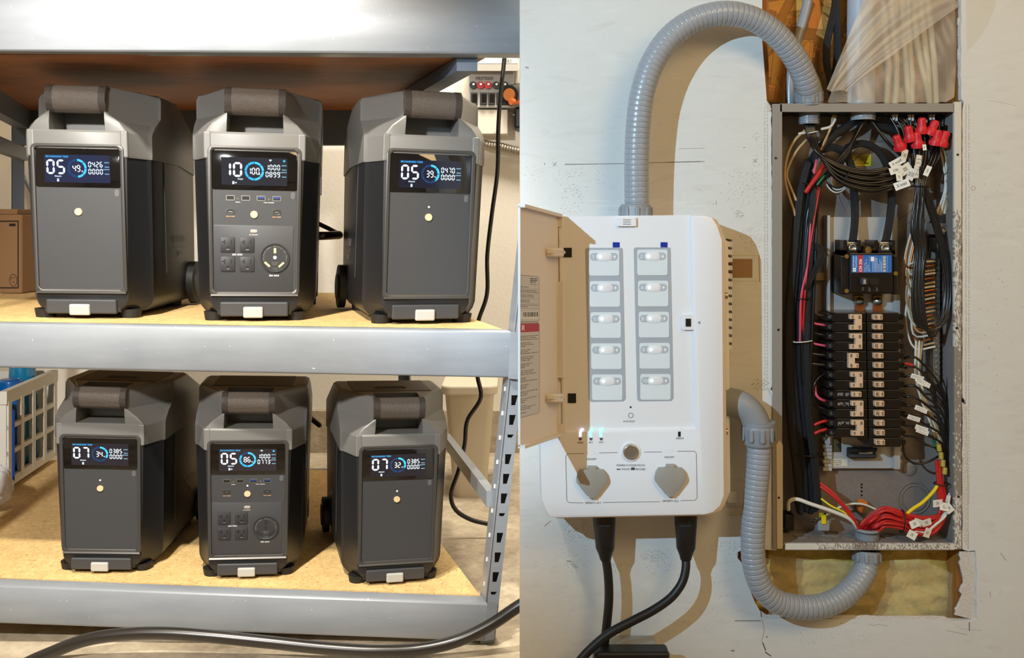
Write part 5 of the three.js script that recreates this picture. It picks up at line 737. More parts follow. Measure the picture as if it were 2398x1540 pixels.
{ // main breaker
  const z = -.004, t = thing('main_breaker', 'large black main breaker with a blue and red label', 'breaker', R(2035, 690, -.06));
  wpart(t, 'body', [pbox(1969, 600, 2102, 688, -.066, z - .008, .003)], M.blackGloss); wpart(t, 'face', pbox(1990, 592, 2092, 684, -.06, z, .002), M.blackGloss); wpart(t, 'side_ear', pbox(1969, 598, 1990, 690, -.06, z - .005, .002), M.blackGloss); wpart(t, 'side_ear', pbox(2092, 598, 2102, 690, -.06, z - .005, .002), M.blackGloss);
  for (const [u0, u1] of [[1976, 2016], [2048, 2096]]) { const h = wpart(t, 'lug_housing', [pbox(u0, 562, u0 + 8, 596, -.06, z - .006), pbox(u1 - 8, 562, u1, 596, -.06, z - .006), pbox(u0, 586, u1, 596, -.06, z - .006)], M.blackGloss); const m = (u0 + u1) / 2 - 1; wpart(h, 'lug', pbox(m - 13, 566, m + 13, 592, -.06, z - .016, .002), M.metal); wpart(h, 'lug_screw', lathe([[0, .002], [.004, .002], [.005, .006], [.0085, .006], [.009, 0]], 20).rotateX(Math.PI / 2).translate(...R(m, 580, z - .016).toArray()), M.screw); }
  wpart(t, 'centre_post', pbox(2020, 574, 2048, 596, -.06, z - .02, .002), M.black); wpart(t, 'centre_screw', disc(R(2034, 585, z - .018), .0065, .004), M.brass);
  const c = canvas(384, 176), g = c.getContext('2d'); g.fillStyle = '#2e6fc0'; g.fillRect(0, 0, 384, 176); g.fillStyle = '#cf2f2f'; g.fillRect(66, 0, 42, 176); g.fillStyle = '#f2f2f2'; g.save(); g.rotate(-Math.PI / 2); g.font = 'bold 36px sans-serif'; g.fillText('CSR 25k', -168, 100, 130); g.font = 'bold 18px sans-serif'; g.fillText('Cutler-Hammer', -128, 26, 120); g.fillText('Circuit Breaker', -128, 50, 120); g.font = '12px sans-serif'; ['200 Amp   2 Pole', '120/240 VAC  60Hz  40C', 'Cat. CSR2200', 'Series'].forEach((s, i) => g.fillText(s, -168, 130 + i * 16, 150)); for (let i = 0; i < 7; i++) g.fillText('Interrupting Capacity RMS', -168, 206 + i * 14, rr(80, 160)); g.restore(); g.fillRect(14, 130, 30, 36); g.fillStyle = '#2e6fc0'; g.font = 'bold 16px sans-serif'; g.fillText('CH', 18, 154); g.fillStyle = '#f2f2f2'; g.fillRect(184, 16, 34, 46); g.fillRect(302, 10, 26, 156); g.fillStyle = '#444'; for (let y = 12; y < 164; y += rr(4, 8)) g.fillRect(302, y, 26, rr(1, 4)); g.fillStyle = '#dfe8f5'; for (const x of [170, 232, 290, 340]) g.fillRect(x, 8, 2, 160);
  pprint(t, 'printed_label', 1994, 597, 2088, 638, z + .0006, printMat(c, .35));
  wpart(t, 'toggle_well', pbox(2018, 650, 2058, 666, z - .001, z + .0006), M.black); const tg = wpart(t, 'toggle', pbox(2018, 651, 2032, 667, z, z + .012, .002), M.plate);
  const c2 = canvas(128, 64), g2 = c2.getContext('2d'); g2.save(); g2.rotate(-Math.PI / 2); g2.fillStyle = '#8b8b8b'; g2.font = '17px sans-serif'; g2.fillText('ON', -46, 22); g2.fillText('TRIP', -56, 66); g2.fillText('OFF', -52, 116); g2.restore(); pprint(t, 'printed_text', 2015, 665, 2060, 686, z + .0007, printMat(c2)); const c3 = canvas(48, 64), g3 = c3.getContext('2d'); g3.save(); g3.rotate(-Math.PI / 2); g3.fillStyle = '#d8d8d8'; g3.font = 'bold 30px sans-serif'; g3.fillText('200', -60, 34); g3.restore(); pprint(tg, 'printed_number', 2019, 652, 2031, 666, z + .0126, printMat(c3)).position.sub(V3(0, 0, 0));
  for (const [u, v] of [[1983, 600], [1983, 681], [2098, 640]]) wpart(t, 'screw', disc(R(u, v, z - .003), .004, .003, 14), M.brass);
  for (const v of [645, 621]) wpart(t, 'side_slot', pbox(1971, v, 1977, v + 14, z - .006, z - .0045), M.black);
}
{ // branch breakers
  const z0 = -.066, z1 = -.006, hz = .004;
  const on = (s, w, h, px, flip) => { const c = canvas(w, h), g = c.getContext('2d'); g.save(); g.translate(w / 2, h / 2); g.rotate(-Math.PI / 2); g.fillStyle = '#3a2a20'; g.font = 'bold ' + px + 'px sans-serif'; g.textAlign = 'center'; g.textBaseline = 'middle'; g.fillText(s, 0, 0, h * .95); g.restore(); return printMat(c); };
  const PM = { ON: on('ON', 32, 48, 24), OFF: on('OFF', 32, 48, 20), 20: on('20', 36, 48, 34), 30: on('30', 36, 48, 32), 40: on('40', 36, 48, 32), 50: on('50', 36, 48, 32), 60: on('60', 36, 48, 32), 15: on('15', 36, 48, 32) };
  const yL = (i) => 731 + i * 22.55, yR = (i) => 731 + i * 22.55, sx = (v) => (v - 731) * .018;     // rows; the columns drift right a little going down
  const order = ['topmost', 'second', 'third', 'fourth', 'fifth', 'sixth', 'seventh', 'eighth', 'ninth', 'tenth', 'eleventh', 'twelfth', 'thirteenth', 'lowest'];
  for (let i = 0; i < 14; i++) {                                // right column: single-pole breakers
    const v = yR(i), s = sx(v), u0 = 2030 + s, u1 = 2105 + s, t = thing('breaker', order[i] + ' single black 20 amp breaker of the right column', 'breaker', R(2067, v + 22, z0), 'right column of breakers');
    wpart(t, 'body', [pbox(u0, v + .6, u1, v + 22, z0, z1, .0012), pbox(u0, v + .6, u0 + 12, v + 22, z0, z1 + .001, .001)], M.blackGloss); wpart(t, 'terminal_end', pbox(u1 - 2, v + 4, u1 + 10, v + 18, z0, z1 - .022, .001), M.blackGloss);
    const h = wpart(t, 'toggle', pbox(2046 + s, v + 5, 2068 + s, v + 18, z1, hz, .0015), M.beige); wpart(h, 'toggle_face', pbox(2046 + s, v + 5.5, 2056 + s, v + 17.5, z1, hz + .0016, .001), M.beige);
    pprint(t, 'printed_number', 2046.5 + s, v + 5.5, 2055.5 + s, v + 17.5, hz + .0022, PM[20]); pprint(t, 'printed_text', 2059 + s, v + 5.5, 2068 + s, v + 17.5, hz + .0006, PM.ON);
    wpart(t, 'terminal_fins', hexa([R(u1 + 8, v + 6, z1 - .024), R(u1 + 12, v + 9, z1 - .024), R(u1 + 12, v + 11, z1 - .024), R(u1 + 8, v + 14, z1 - .024), R(u1 + 8, v + 6, z1 - .034), R(u1 + 12, v + 9, z1 - .034), R(u1 + 12, v + 11, z1 - .034), R(u1 + 8, v + 14, z1 - .034)]), M.blackGloss);
  }
  const left = [[2, '60', 0], [2, '60', 0], [2, '40', 1], [2, '60', 0], [1, '20', 0], [2, '50', 0], [2, '30', 0]]; let row = 0;
  const lname = ['topmost double-pole black breaker of the left column', 'second double-pole black breaker of the left column', 'double-pole black breaker of the left column switched off to the left', 'fourth double-pole black breaker of the left column', 'single black breaker with a printed label in the left column', 'next to lowest double-pole black breaker of the left column', 'lowest double-pole black breaker of the left column'];
  left.forEach(([n, amp, off], k) => {
    const va = yL(row), vb = yL(row + n), s = sx(va), t = thing('breaker', lname[k], 'breaker', R(1980, vb, z0), 'left column of breakers');
    for (let j = 0; j < n; j++) { const v = yL(row + j); const p = wpart(t, 'pole', [pbox(1949 + s, v + .6, 2028 + s, v + 22, z0, z1, .0012)], M.blackGloss); wpart(p, 'terminal_block', [pbox(1936 + s, v + 2, 1951 + s, v + 20, z0, z1 - .012, .0015), pbox(1932 + s, v + 1, 1940 + s, v + 5, z0, z1 - .02)], M.blackGloss); const sc = wpart(p, 'terminal_screw', disc(R(1945 + s, v + 11, z1 - .0105), .0042, .003, 16), k > 3 ? M.metal : M.screw); wpart(p, 'screw_slot', box(-.0034, .0034, -.0005, .0005, 0, .0006).rotateZ(rr(0, 3)).translate(...R(1945 + s, v + 11, z1 - .0104).toArray()), M.black); wpart(p, 'top_rib', pbox(1950 + s, v + 1.2, 1956 + s, v + 21.5, z1 - .001, z1 + .0012), M.blackGloss); }
    const vm = (va + vb) / 2, cu = off ? 1987 : 1992;
    if (n === 2) {
      const h = wpart(t, 'toggle', off ? ext(pshape([[1986 + s, va + 6], [2010 + s, va + 6], [2010 + s, va + 17], [2001 + s, va + 17], [2001 + s, vb - 15], [2010 + s, vb - 15], [2010 + s, vb - 5], [1986 + s, vb - 5]], hz), z1, hz, .001) : ext(pshape([[1991 + s, va + 5], [2019 + s, va + 5], [2019 + s, vb - 4], [1991 + s, vb - 4], [1991 + s, vb - 15], [2003 + s, vb - 15], [2003 + s, va + 16], [1991 + s, va + 16]], hz), z1, hz, .001), M.beige);
      const a = off ? 1988 : 2009, b = off ? 2002 : 1993; pprint(t, 'printed_number', a + s, va + 6, a + s + 8, va + 17, hz + .0007, PM[amp]); pprint(t, 'printed_number', a + s, vb - 16, a + s + 8, vb - 5, hz + .0007, PM[amp]); pprint(t, 'printed_text', b + s, va + 6, b + s + 8, va + 16, hz + .0007, off ? PM.OFF : PM.ON); pprint(t, 'printed_text', b + s, vb - 15, b + s + 8, vb - 5, hz + .0007, off ? PM.OFF : PM.ON);
    } else { wpart(t, 'toggle', pbox(1992 + s, va + 6, 2015 + s, va + 18, z1, hz, .0015), M.beige); pprint(t, 'printed_number', 2006 + s, va + 6, 2014 + s, va + 18, hz + .0007, PM[15]); pprint(t, 'printed_text', 1994 + s, va + 6, 2001 + s, va + 18, hz + .0007, PM.ON); }
    if (k >= 4) { const c = canvas(96, 48), g = c.getContext('2d'); g.fillStyle = '#bdbdbd'; for (let x = 4; x < 92; x += 9) g.fillRect(x, rr(4, 12), 4, rr(20, 34)); g.fillStyle = '#111'; g.fillRect(48, 10, 18, 24); pprint(t, 'printed_label', 1957 + s, va + 6, 1986 + s, va + 18, z1 + .0007, printMat(c)); }
    row += n;
  });
}
// ---------------------------------------------------------------- wires in the electrical panel
const ORD = ['first', 'second', 'third', 'fourth', 'fifth', 'sixth', 'seventh', 'eighth', 'ninth', 'tenth', 'eleventh', 'twelfth', 'thirteenth', 'fourteenth'];
const K = 1 / 1230;                                            // metres per photograph pixel inside the enclosure
const wire = (name, label, pts, rpx, m, group, seg = 44, rad = 8) => single(name, label, 'wire', tube(pts.map(([u, v, z]) => R(u, v, z ?? -.035)), rpx * K, seg, rad, true), m, group);
const cen = (p, j, z = j) => p.map(([u, v, q], i) => [u + rr(-j, j) * (i && i < p.length - 1 ? 1 : .7), v + rr(-j, j), (q ?? -.035) + rr(-z, z) * .001]);
// bushings and cable clamps at the top and bottom
function bushing(lab, u, v, r, len, z, m, rings) { const t = thing('conduit_bushing', lab, 'bushing', R(u, v + len, z)); const prof = []; for (let i = 0; i <= rings * 4; i++) { const y = i / (rings * 4) * len * K; prof.push([(r + (i % 4 < 2 ? 1.2 : -.6)) * K, -y]); } prof.push([(r - 4) * K, -len * K]); prof.push([(r - 4) * K, 0]); wpart(t, 'thread', creased(lathe(prof, 36).translate(...R(u, v, z).toArray()), .7), Object.assign(m.clone(), { side: THREE.DoubleSide })); wpart(t, 'lock_ring', lathe([[(r - 3) * K, 0], [(r + 6) * K, 0], [(r + 6) * K, 6 * K], [(r - 3) * K, 6 * K]], 12).translate(...R(u, v + 1, z).toArray()), m); return t; }
bushing('grey threaded bushing at top left inside the electrical panel', 1895, 265, 23, 26, -.035, M.conduit, 5); bushing('wide grey bushing at top centre inside the electrical panel', 2021, 262, 28, 20, -.035, M.conduit, 2);
{ const t = bushing('grey threaded bushing in the floor of the electrical panel', 2030, 1240, 25, 26, -.03, M.fitting, 6); }
for (const [u, n] of [[1945, 0], [2075, 0], [2097, 1], [2135, 1], [2162, 0], [2184, 1], [2202, 0]]) { const t = thing('cable_clamp', ['dark cable clamp in the top of the electrical panel', 'cable clamp gripping a white cable end at the top of the electrical panel'][n], 'cable clamp', R(u, 266, -.035), 'cable clamps along the top of the panel'); wpart(t, 'ring', new THREE.TorusGeometry(11 * K, 3 * K, 8, 20).rotateX(Math.PI / 2).translate(...R(u, 266, -.035).toArray()), M.black); if (n) wpart(t, 'cable_end', [pbox(u - 6, 262, u - 1, 281, -.045, -.033, .001), pbox(u + 1, 262, u + 6, 283, -.045, -.033, .001)], M.wireWhite); }
// thick black feeders
const thick = (lab, p, r = 11) => single('thick_cable', lab, 'cable', tube(p.map(([u, v, z]) => R(u, v, z ?? -.045)), r * K, 60, 14), M.cableBlack, 'thick black feeder cables in the panel');
thick('thick black feeder cable bending into the left lug of the main breaker', [[1928, 350, -.05], [1950, 345, -.048], [1978, 358, -.046], [1995, 395, -.045], [2000, 450, -.044], [2002, 510, -.044], [1997, 566, -.03]], 9);
thick('thick black feeder cable bending into the right lug of the main breaker', [[1985, 345, -.045], [2020, 336, -.044], [2055, 352, -.044], [2080, 395, -.044], [2088, 450, -.044], [2084, 510, -.044], [2074, 566, -.03]], 9);
thick('thick black feeder cable from the centre bushing to the left side', [[2012, 275], [1990, 292], [1950, 318], [1915, 355], [1890, 400], [1876, 460], [1868, 560], [1858, 680], [1850, 780], [1858, 900], [1868, 1000], [1880, 1100], [1886, 1190]], 10);
thick('thick black feeder cable from the centre bushing to the right', [[2030, 275], [2050, 292], [2085, 300], [2120, 318], [2135, 350]], 9);
for (const [i, p] of [[[1900, 410], [1885, 470], [1876, 560], [1864, 700], [1862, 860], [1874, 1000], [1892, 1110], [1898, 1195]], [[1908, 430], [1894, 500], [1884, 600], [1876, 760], [1880, 900], [1890, 1020], [1902, 1120], [1908, 1190]], [[1892, 380], [1874, 450], [1858, 600], [1846, 760], [1848, 900], [1856, 1020], [1868, 1120], [1874, 1195]], [[1905, 440], [1898, 560], [1890, 700], [1888, 860], [1896, 1000], [1906, 1080], [1915, 1180]]].entries()) thick(['third thick black cable from the left of the bundle down the panel side', 'fourth thick black cable from the left of the bundle down the panel side', 'outermost left thick black cable of the bundle down the panel side', 'rightmost thick black cable of the bundle down the panel side'][i], p.map(([u, v]) => [u, v, -.05 + i * .006]), 9.5);
// bundle of thin black wires from the left bushing to the red connectors
for (let i = 0; i < 13; i++) { const o = i - 6; wire('thin_wire', ORD[i] + ' from the top of the black wires sweeping to the red wire connectors', [[1893 + o * 1.6, 272, -.036], [1900 + o * 1.5, 315, -.028], [1915 + o * 1.5, 358 + o * 1.6, -.018 + (i % 3) * .004], [1950 + o * .6, 396 + o * 3.2, -.012 + (i % 3) * .005], [1990, 416 + o * 3.8, -.010 + (i % 3) * .005], [2040, 424 + o * 4.2, -.010 + (i % 3) * .005], [2085, 418 + o * 4.4 + rr(-3, 3), -.010 + (i % 2) * .004], [2112 + rr(-4, 4), 402 + o * 3.8, -.012]], 3.1, M.wireBlack, 'black wires from the left bushing'); }
for (let i = 0; i < 7; i++) wire('thin_wire', 'thin black wire from the centre bushing down to the left bundle', cen([[2014 + i * 2.5, 280, -.035], [2002, 320, -.03], [1985, 345 + i * 3, -.03], [1950, 388 + i * 3, -.032], [1915 + i, 430, -.036], [1895 + i * 3, 490, -.034], [1884 + i * 4, 600, -.032], [1878 + i * 4, 760, -.03], [1880 + i * 3, 900, -.03]], 2), 3.6, M.wireBlack, 'black wires in the left bundle');
wire('thin_wire', 'single black wire running from the centre bushing to the red wire connectors', [[2036, 276], [2060, 310, -.03], [2085, 340, -.026], [2108, 362, -.022]], 4, M.wireBlack);
// coloured wires on the left
wire('red_cable', 'red taped length in the left bundle', [[1929, 388, -.022], [1918, 405, -.02], [1902, 428, -.02], [1888, 448, -.022]], 5.5, M.wireRed); for (let i = 0; i < 3; i++) wire('thin_wire', 'thin red and pink wire down the left bundle', cen([[1912 + i * 3, 440, -.03], [1898 + i * 3, 520, -.026], [1893, 620, -.026], [1875 + i * 4, 690, -.024], [1872 + i * 3, 800, -.03]], 2), 2.4, i ? M.wireRed : M.wirePink, 'red wires in the left bundle');
wire('thin_wire', 'short pink wire crossing below the black sweep', [[1912, 375, -.02], [1908, 395, -.018], [1906, 405, -.018]], 3, M.wirePink); wire('thin_wire', 'short green wire in the left bundle', [[1930, 412, -.02], [1922, 422, -.018], [1914, 432, -.02]], 3, M.wireGreen);
wire('thin_wire', 'tan wire looping down the far left of the panel', [[1884, 306], [1860, 330], [1842, 372, -.03], [1838, 420, -.03], [1848, 460], [1858, 490], [1866, 520]], 3.2, M.wireTan); wire('thin_wire', 'pale wire curving inside the tan loop', [[1888, 328], [1868, 350], [1850, 382], [1842, 410], [1852, 440], [1864, 468]], 3.2, M.wireTan);
wire('thin_wire', 'short white wire end beside the left bushing', [[1872, 313], [1888, 310], [1900, 306]], 3.4, M.wireWhite); wire('thin_wire', 'white wire end at the top between the bushings', [[1925, 302], [1945, 296], [1956, 280]], 3.4, M.wireWhite); for (let i = 0; i < 3; i++) wire('thin_wire', 'thin brown wire at the top between the bushings', cen([[1950 + i * 4, 270], [1945, 300], [1932, 330], [1922, 350]], 1.5), 2.2, M.wireTan, 'brown wires by the centre bushing');
for (let i = 0; i < 6; i++) { const k = i * 2.2; wire('thin_wire', 'black and white striped thin wire coiled below the black sweep', cen([[1938, 404 + k], [1940, 424 + k, -.03], [1956, 438 + k, -.026], [1976, 436 + k * .6, -.026], [1986, 420 + k * .4, -.03]], 2), 1.7, i % 2 ? M.wireWhite : M.wireBlack, 'coil of thin striped wires'); }
for (let i = 0; i < 2; i++) wire('black_lead', ['black lead forking out of the left bundle, upper one', 'black lead forking out of the left bundle, lower one'][i], [[1895, 570 + i * 8], [1915, 573 + i * 12, -.02], [1930 - i * 14, 590 + i * 6, -.018], [1920 - i * 10, 620, -.018], [1895 - i * 4, 665, -.02], [1880 - i * 4, 710], [1882, 760]], 4.2, M.cableBlack);
// leads from the left bundle to the left breakers
for (const [v, m, u] of [[741, 0, 1905], [762, 1, 1902], [786, 0, 1908], [810, 1, 1904], [832, 0, 1892], [855, 0, 1890]]) wire('thin_wire', m ? 'short red lead into a left breaker terminal' : 'short black lead into a left breaker terminal', [[u - 12, v - 10, -.036], [u + 10, v - 4, -.03], [1938, v, -.03]], v > 820 ? 4.6 : 2.8, m ? M.wirePink : M.wireBlack, m ? 'red leads of the left breakers' : 'black leads of the left breakers');
for (const [a, v, m] of [[1, 988, 0], [0, 1008, 0]]) wire('thin_wire', 'short bright red lead into the lowest left breaker', [[1908, v + 6, -.03], [1922, v, -.028], [1940, v - 4, -.03]], 3.6, M.wireRed, 'red leads of the lowest left breaker');
wire('thin_wire', 'black loop lead beside the middle left breakers', [[1934, 872], [1912, 890, -.026], [1905, 920, -.026], [1915, 950], [1935, 958]], 3, M.wireBlack); wire('thin_wire', 'pink curved lead beside the middle left breakers', [[1908, 900], [1912, 925, -.026], [1925, 936, -.026], [1936, 938]], 3.2, M.wirePink);
// red wire connectors with their tails
const nutProf = [[0, .028], [.0055, .028], [.0065, .026], [.0075, .014], [.0095, .010], [.0105, .004], [.0105, 0], [.008, 0]];
for (const [k, [u, v, rz]] of [[2110, 350, .45], [2133, 330, .3], [2158, 312, .08], [2176, 316, -.35], [2150, 345, .2], [2189, 340, -.12], [2203, 342, -.25]].entries()) {
  const lab = ['red wire connector at the left end of the cluster', 'red wire connector second in the cluster, tilted left', 'tallest red wire connector in the middle of the cluster', 'red wire connector leaning right behind the tallest one', 'half hidden red wire connector low in the cluster', 'upright red wire connector right of the cluster', 'red wire connector at the far right of the cluster'][k];
  const t = thing('wire_connector', lab, 'wire connector', R(u, v, -.012), 'red wire connectors in the panel'), q = new THREE.Quaternion().setFromEuler(new THREE.Euler(.25, 0, rz)); const ms = 1.05;
  part(t, 'cap', creased(lathe(nutProf.map(([r, y]) => [r * ms, y * ms]), 18), .5).applyQuaternion(q), M.nut); for (let j = 0; j < 8; j++) part(t, 'ridge', box(-.0007, .0007, .011, .026, .0058, .0078).rotateY(j * Math.PI / 4).applyQuaternion(q), M.nut); part(t, 'wing', box(-.0125, .0125, .001, .009, -.0025, .0025, .001).applyQuaternion(q), M.nut);
}
for (let i = 0; i < 12; i++) wire('thin_wire', 'thin black wire between the top clamps and the red wire connectors', cen([[2085 + i * 11, 272, -.04], [2100 + i * 9, 300, -.034], [2112 + i * 8, 335, -.026], [2120 + i * 7, 372, -.02], [2128 + i * 4, 410, -.018], [2150 + (i % 4) * 4, 440, -.016]], 4), 2.9, M.wireBlack, 'black wires around the connectors');
for (let i = 0; i < 6; i++) wire('thin_wire', 'white or tan wire from the top clamps down the right side', cen([[2096 + i * 18, 280, -.044], [2140 + i * 12, 310, -.046], [2196 + i * 3, 340, -.04], [2212 + i * 2, 400, -.036], [2214 + i, 450, -.036], [2190 + i * 5, 500, -.036]], 3), 2.6, i % 2 ? M.wireTan : M.wireWhite, 'pale wires down the right side');
// paper tags on the wires
{ const words = ['1 out', '9 out', 'SW', '10 SW', 'III', '', 'IN', '3 out']; const mats = words.map((w) => { const c = canvas(96, 48), g = c.getContext('2d'); g.fillStyle = '#e8e4da'; g.fillRect(0, 0, 96, 48); g.fillStyle = '#4a463e'; g.font = 'bold 26px serif'; g.textAlign = 'center'; if (w) g.fillText(w, 48, 33, 88); else { g.strokeStyle = '#5a6078'; g.lineWidth = 2.5; for (const y of [17, 33]) { g.beginPath(); for (let x = 10; x < 86; x += 5) g.lineTo(x, y + rr(-5, 5)); g.stroke(); } } const t = tex(c); return std(0xffffff, .6, 0, { map: t, side: THREE.DoubleSide }); });
  for (const [i, [u, v, w, h, rz, k]] of [[2118, 362, 16, 30, -.35, 0], [2100, 380, 34, 16, .5, 1], [2098, 398, 30, 16, .3, 2], [2120, 396, 30, 22, .6, 4], [2134, 408, 16, 28, -.3, 3], [2112, 432, 34, 18, .35, 7], [2106, 414, 14, 18, .1, 6], [2151, 376, 14, 26, -.15, 5], [2146, 402, 12, 30, .05, 5], [2172, 400, 12, 24, -.4, 6], [2165, 345, 8, 14, 0, 2]].entries()) single('wire_tag', words[k] ? 'white paper tag lettered ' + words[k] + ' on the wires by the red connectors' : 'white paper tag with a handwritten scrawl on the wires by the red connectors', 'tag', new THREE.PlaneGeometry(w * K, h * K, 3, 3).rotateY(rr(-.3, .3)).rotateX(rr(-.3, .3)).rotateZ(rz).translate(...R(u, v, -.002 + i * .0006).toArray()), mats[k], 'paper tags by the red connectors');
  for (const [u, v, rz] of [[2148, 883, -.3], [2164, 898, -.4], [2158, 893, -.5], [2157, 958, -.4], [2140, 979, -.3], [2158, 1003, -.35], [2160, 1010, -.35]]) single('wire_tag', 'small white tag on a black lead right of the breakers', 'tag', new THREE.PlaneGeometry(30 * K, 11 * K, 2, 2).rotateX(rr(-.3, .3)).rotateZ(rz).translate(...R(u, v, -.004).toArray()), mats[5], 'tags on the right breaker leads');
  for (const [i, [u, v, rz]] of [[2196, 1178, .1], [2212, 1186, -.2], [2222, 1190, -.9], [2150, 1223, -.3], [2172, 1247, 1.2], [2142, 1226, .4], [2136, 1252, -.5], [2170, 1223, .3]].entries()) single('wire_tag', 'white tag on the red wires at the bottom right', 'tag', new THREE.PlaneGeometry(22 * K, 18 * K, 2, 2).rotateX(rr(-.3, .3)).rotateZ(rz).translate(...R(u, v, .003 + i * .0004).toArray()), mats[i % 2 ? 4 : 6], 'tags on the red wires'); }
// black harness hanging on the right: down, a tied waist, a loop at the bottom
for (let i = 0; i < 14; i++) { const o = (i - 6.5); wire('thin_wire', ORD[i] + ' wire from the left in the looped black harness on the right', cen([[2152 + o * 2.2, 405, -.014], [2154 + o * 1.3, 432, -.010], [2152 + o * 1.6, 470, -.010], [2148 + o * 2.0, 540, -.010], [2156 + o * 2.1, 580, -.010], [2152 + o * 1.8, 640, -.008], [2150 + o * 2.0, 700, -.006], [2160 + o * 1.7, 755 + Math.abs(o), -.004], [2182, 782 + o * 1.7, -.004], [2206 - o * 1.4, 758 + o, -.006], [2220 - o * 1.2, 700, -.012], [2216 - o * 1.2, 620, -.016], [2196 - o, 540, -.018], [2178 - o, 480, -.016], [2166 - o * .6, 438, -.014]], 1.2), 2.9, M.wireBlack, 'looped black harness', 70); }
for (let i = 0; i < 6; i++) wire('thin_wire', 'thin black wire down the right edge of the panel', cen([[2208 + i * 2, 300, -.045], [2214 + i * 2, 450, -.04], [2218 + i * 2, 620, -.036], [2222 + i, 800, -.034], [2220 + i * 2, 950, -.032], [2224 + i, 1060, -.03], [2220 + i, 1110, -.03]], 1.6), 3, M.wireBlack, 'black wires on the right edge');
// white, tan and bare copper wires to the ground bar
for (let i = 0; i < 22; i++) { const v = 612 + i * 9.5, m = [M.wireWhite, M.copper, M.wireTan][i % 3]; wire('thin_wire', ['white', 'bare copper', 'tan'][i % 3] + ' wire curving into the terminal bar on the right', cen([[2152 + (i % 5) * 3, 505 + (i % 4) * 5, -.045], [2128 + (i % 6) * 3, 560 + i * 4, -.04], [2122 + (i % 7) * 3, 620 + i * 6, -.036], [2142 + (i % 3) * 4, v + 4, -.034], [2188, v, -.036]], 1.5), 2.5, m, ['white', 'bare copper', 'tan'][i % 3] + ' wires to the terminal bar', 30); }
{ const t = thing('terminal_bar', 'long metal terminal bar with screws on the right of the panel', 'terminal bar', R(2196, 880, BK)); wpart(t, 'bar', pbox(2186, 606, 2201, 900, BK, -.042, .001), M.metal); for (let i = 0; i < 22; i++) wpart(t, 'screw', disc(R(2197, 614 + i * 13, -.040), .004, .002, 12), M.screw);
  const n = thing('neutral_lug', 'metal lug block with large screws at right of the panel', 'lug', R(2208, 590, BK)); wpart(n, 'block', pbox(2194, 522, 2224, 550, BK, -.036, .002), M.metal); wpart(n, 'lug_screw', lathe([[0, .001], [.004, .001], [.005, .004], [.0085, .004], [.009, 0]], 20).rotateX(Math.PI / 2).translate(...R(2206, 536, -.036).toArray()), M.screw); wpart(n, 'block', pbox(2194, 556, 2218, 588, BK, -.04, .002), std(0x5a5850, .45, .6)); for (const v of [566, 579]) wpart(n, 'screw', disc(R(2205, v, -.038), .006, .003, 16), M.screw); }
// leads from the right breakers to the right edge
for (let i = 0; i < 9; i++) { const v = 838 + i * 22.5; wire('thin_wire', ORD[i] + ' black lead from the top arching from the right breakers to the edge', cen([[2118, v, -.034], [2140, v - 4 + i, -.026], [2170, v + 22, -.02], [2200, v + 60 - i * 3, -.02], [2218, v + 120 - i * 6, -.024], [2222, Math.min(1105, v + 190 - i * 8), -.028]], 2), 2.6, M.wireBlack, 'black leads of the right breakers'); }
wire('thin_wire', 'black lead looping low under the right breakers', [[2114, 1040, -.03], [2120, 1068, -.026], [2140, 1084, -.024], [2170, 1082, -.024], [2200, 1066, -.024], [2214, 1050]], 2.6, M.wireBlack); wire('thin_wire', 'short red sleeve on a right breaker lead', [[2120, 851, -.026], [2128, 852, -.024], [2136, 855, -.023]], 3.2, M.wireRed);
for (let i = 0; i < 4; i++) wire('thin_wire', (i % 2 ? 'thin tan' : 'thin white') + ' wire running down between the right breakers and the edge', cen([[2144 + i * 5, 800], [2142 + i * 4, 870], [2156 + i * 4, 930], [2178 + i * 4, 990], [2200 + i * 4, 1050]], 2), 2.6, i % 2 ? M.wireTan : M.wireWhite, 'pale wires right of the breakers');
wire('thin_wire', 'short green wire right of the breakers', [[2186, 1030], [2190, 1045, -.02], [2196, 1056]], 3.2, M.wireGreen);
for (let i = 0; i < 4; i++) single('butt_splice', 'yellowish clear crimp splice at bottom right of the panel', 'crimp', cyl(R(2198 + i * 5, 1040 + i * 18, -.014), R(2200 + i * 4, 1056 + i * 18, -.012), .0045, .0045, 12), std(0xa99a3c, .4), 'crimp splices at the right');
// red wires from the floor bushing
for (let i = 0; i < 11; i++) { const o = i - 5; wire('red_wire', 'thick red wire arching from the floor bushing to the right', cen([[2012 + i * 3.6, 1256, -.03], [2014 + i * 3.4, 1232, -.026], [2032 + i * 2.4, 1210 + i * 3.4, -.022 + (i % 4) * .005], [2072, 1210 + o * 4.6, -.012 + (i % 3) * .006], [2110, 1218 + o * 4.0, -.010 + (i % 3) * .005], [2150, 1230 + o * 4.4, -.006 + (i % 2) * .004], [2186, 1230 + o * 4.0, -.008 + (i % 2) * .004], [2206 + o * 1.4, 1205 + o, -.012], [2206 + o * 1.6, 1160, -.016], [2200 + o, 1120, -.018], [2198 + o * 1.2, 1080, -.02]], 1.3), 3.5, M.wireRed, 'red wires from the floor bushing', 60); }
for (let i = 0; i < 3; i++) wire('red_wire', 'straight red wire from the left bundle down into the floor bushing', cen([[1922, 1132 + i * 4, -.03], [1946, 1150 + i * 3, -.02], [1972, 1178 + i * 3, -.014], [1996, 1210 + i * 2, -.014], [2012 + i * 4, 1250, -.026]], 1.4), 3.6, M.wireRed, 'red wires from the left bundle');
wire('thick_wire', 'cream wire hooking from the left into the floor bushing', [[1846, 1192, -.03], [1848, 1174, -.022], [1862, 1168, -.018], [1900, 1180, -.014], [1950, 1197, -.012], [1990, 1215, -.014], [2012, 1240, -.024]], 4.6, M.wireWhite);
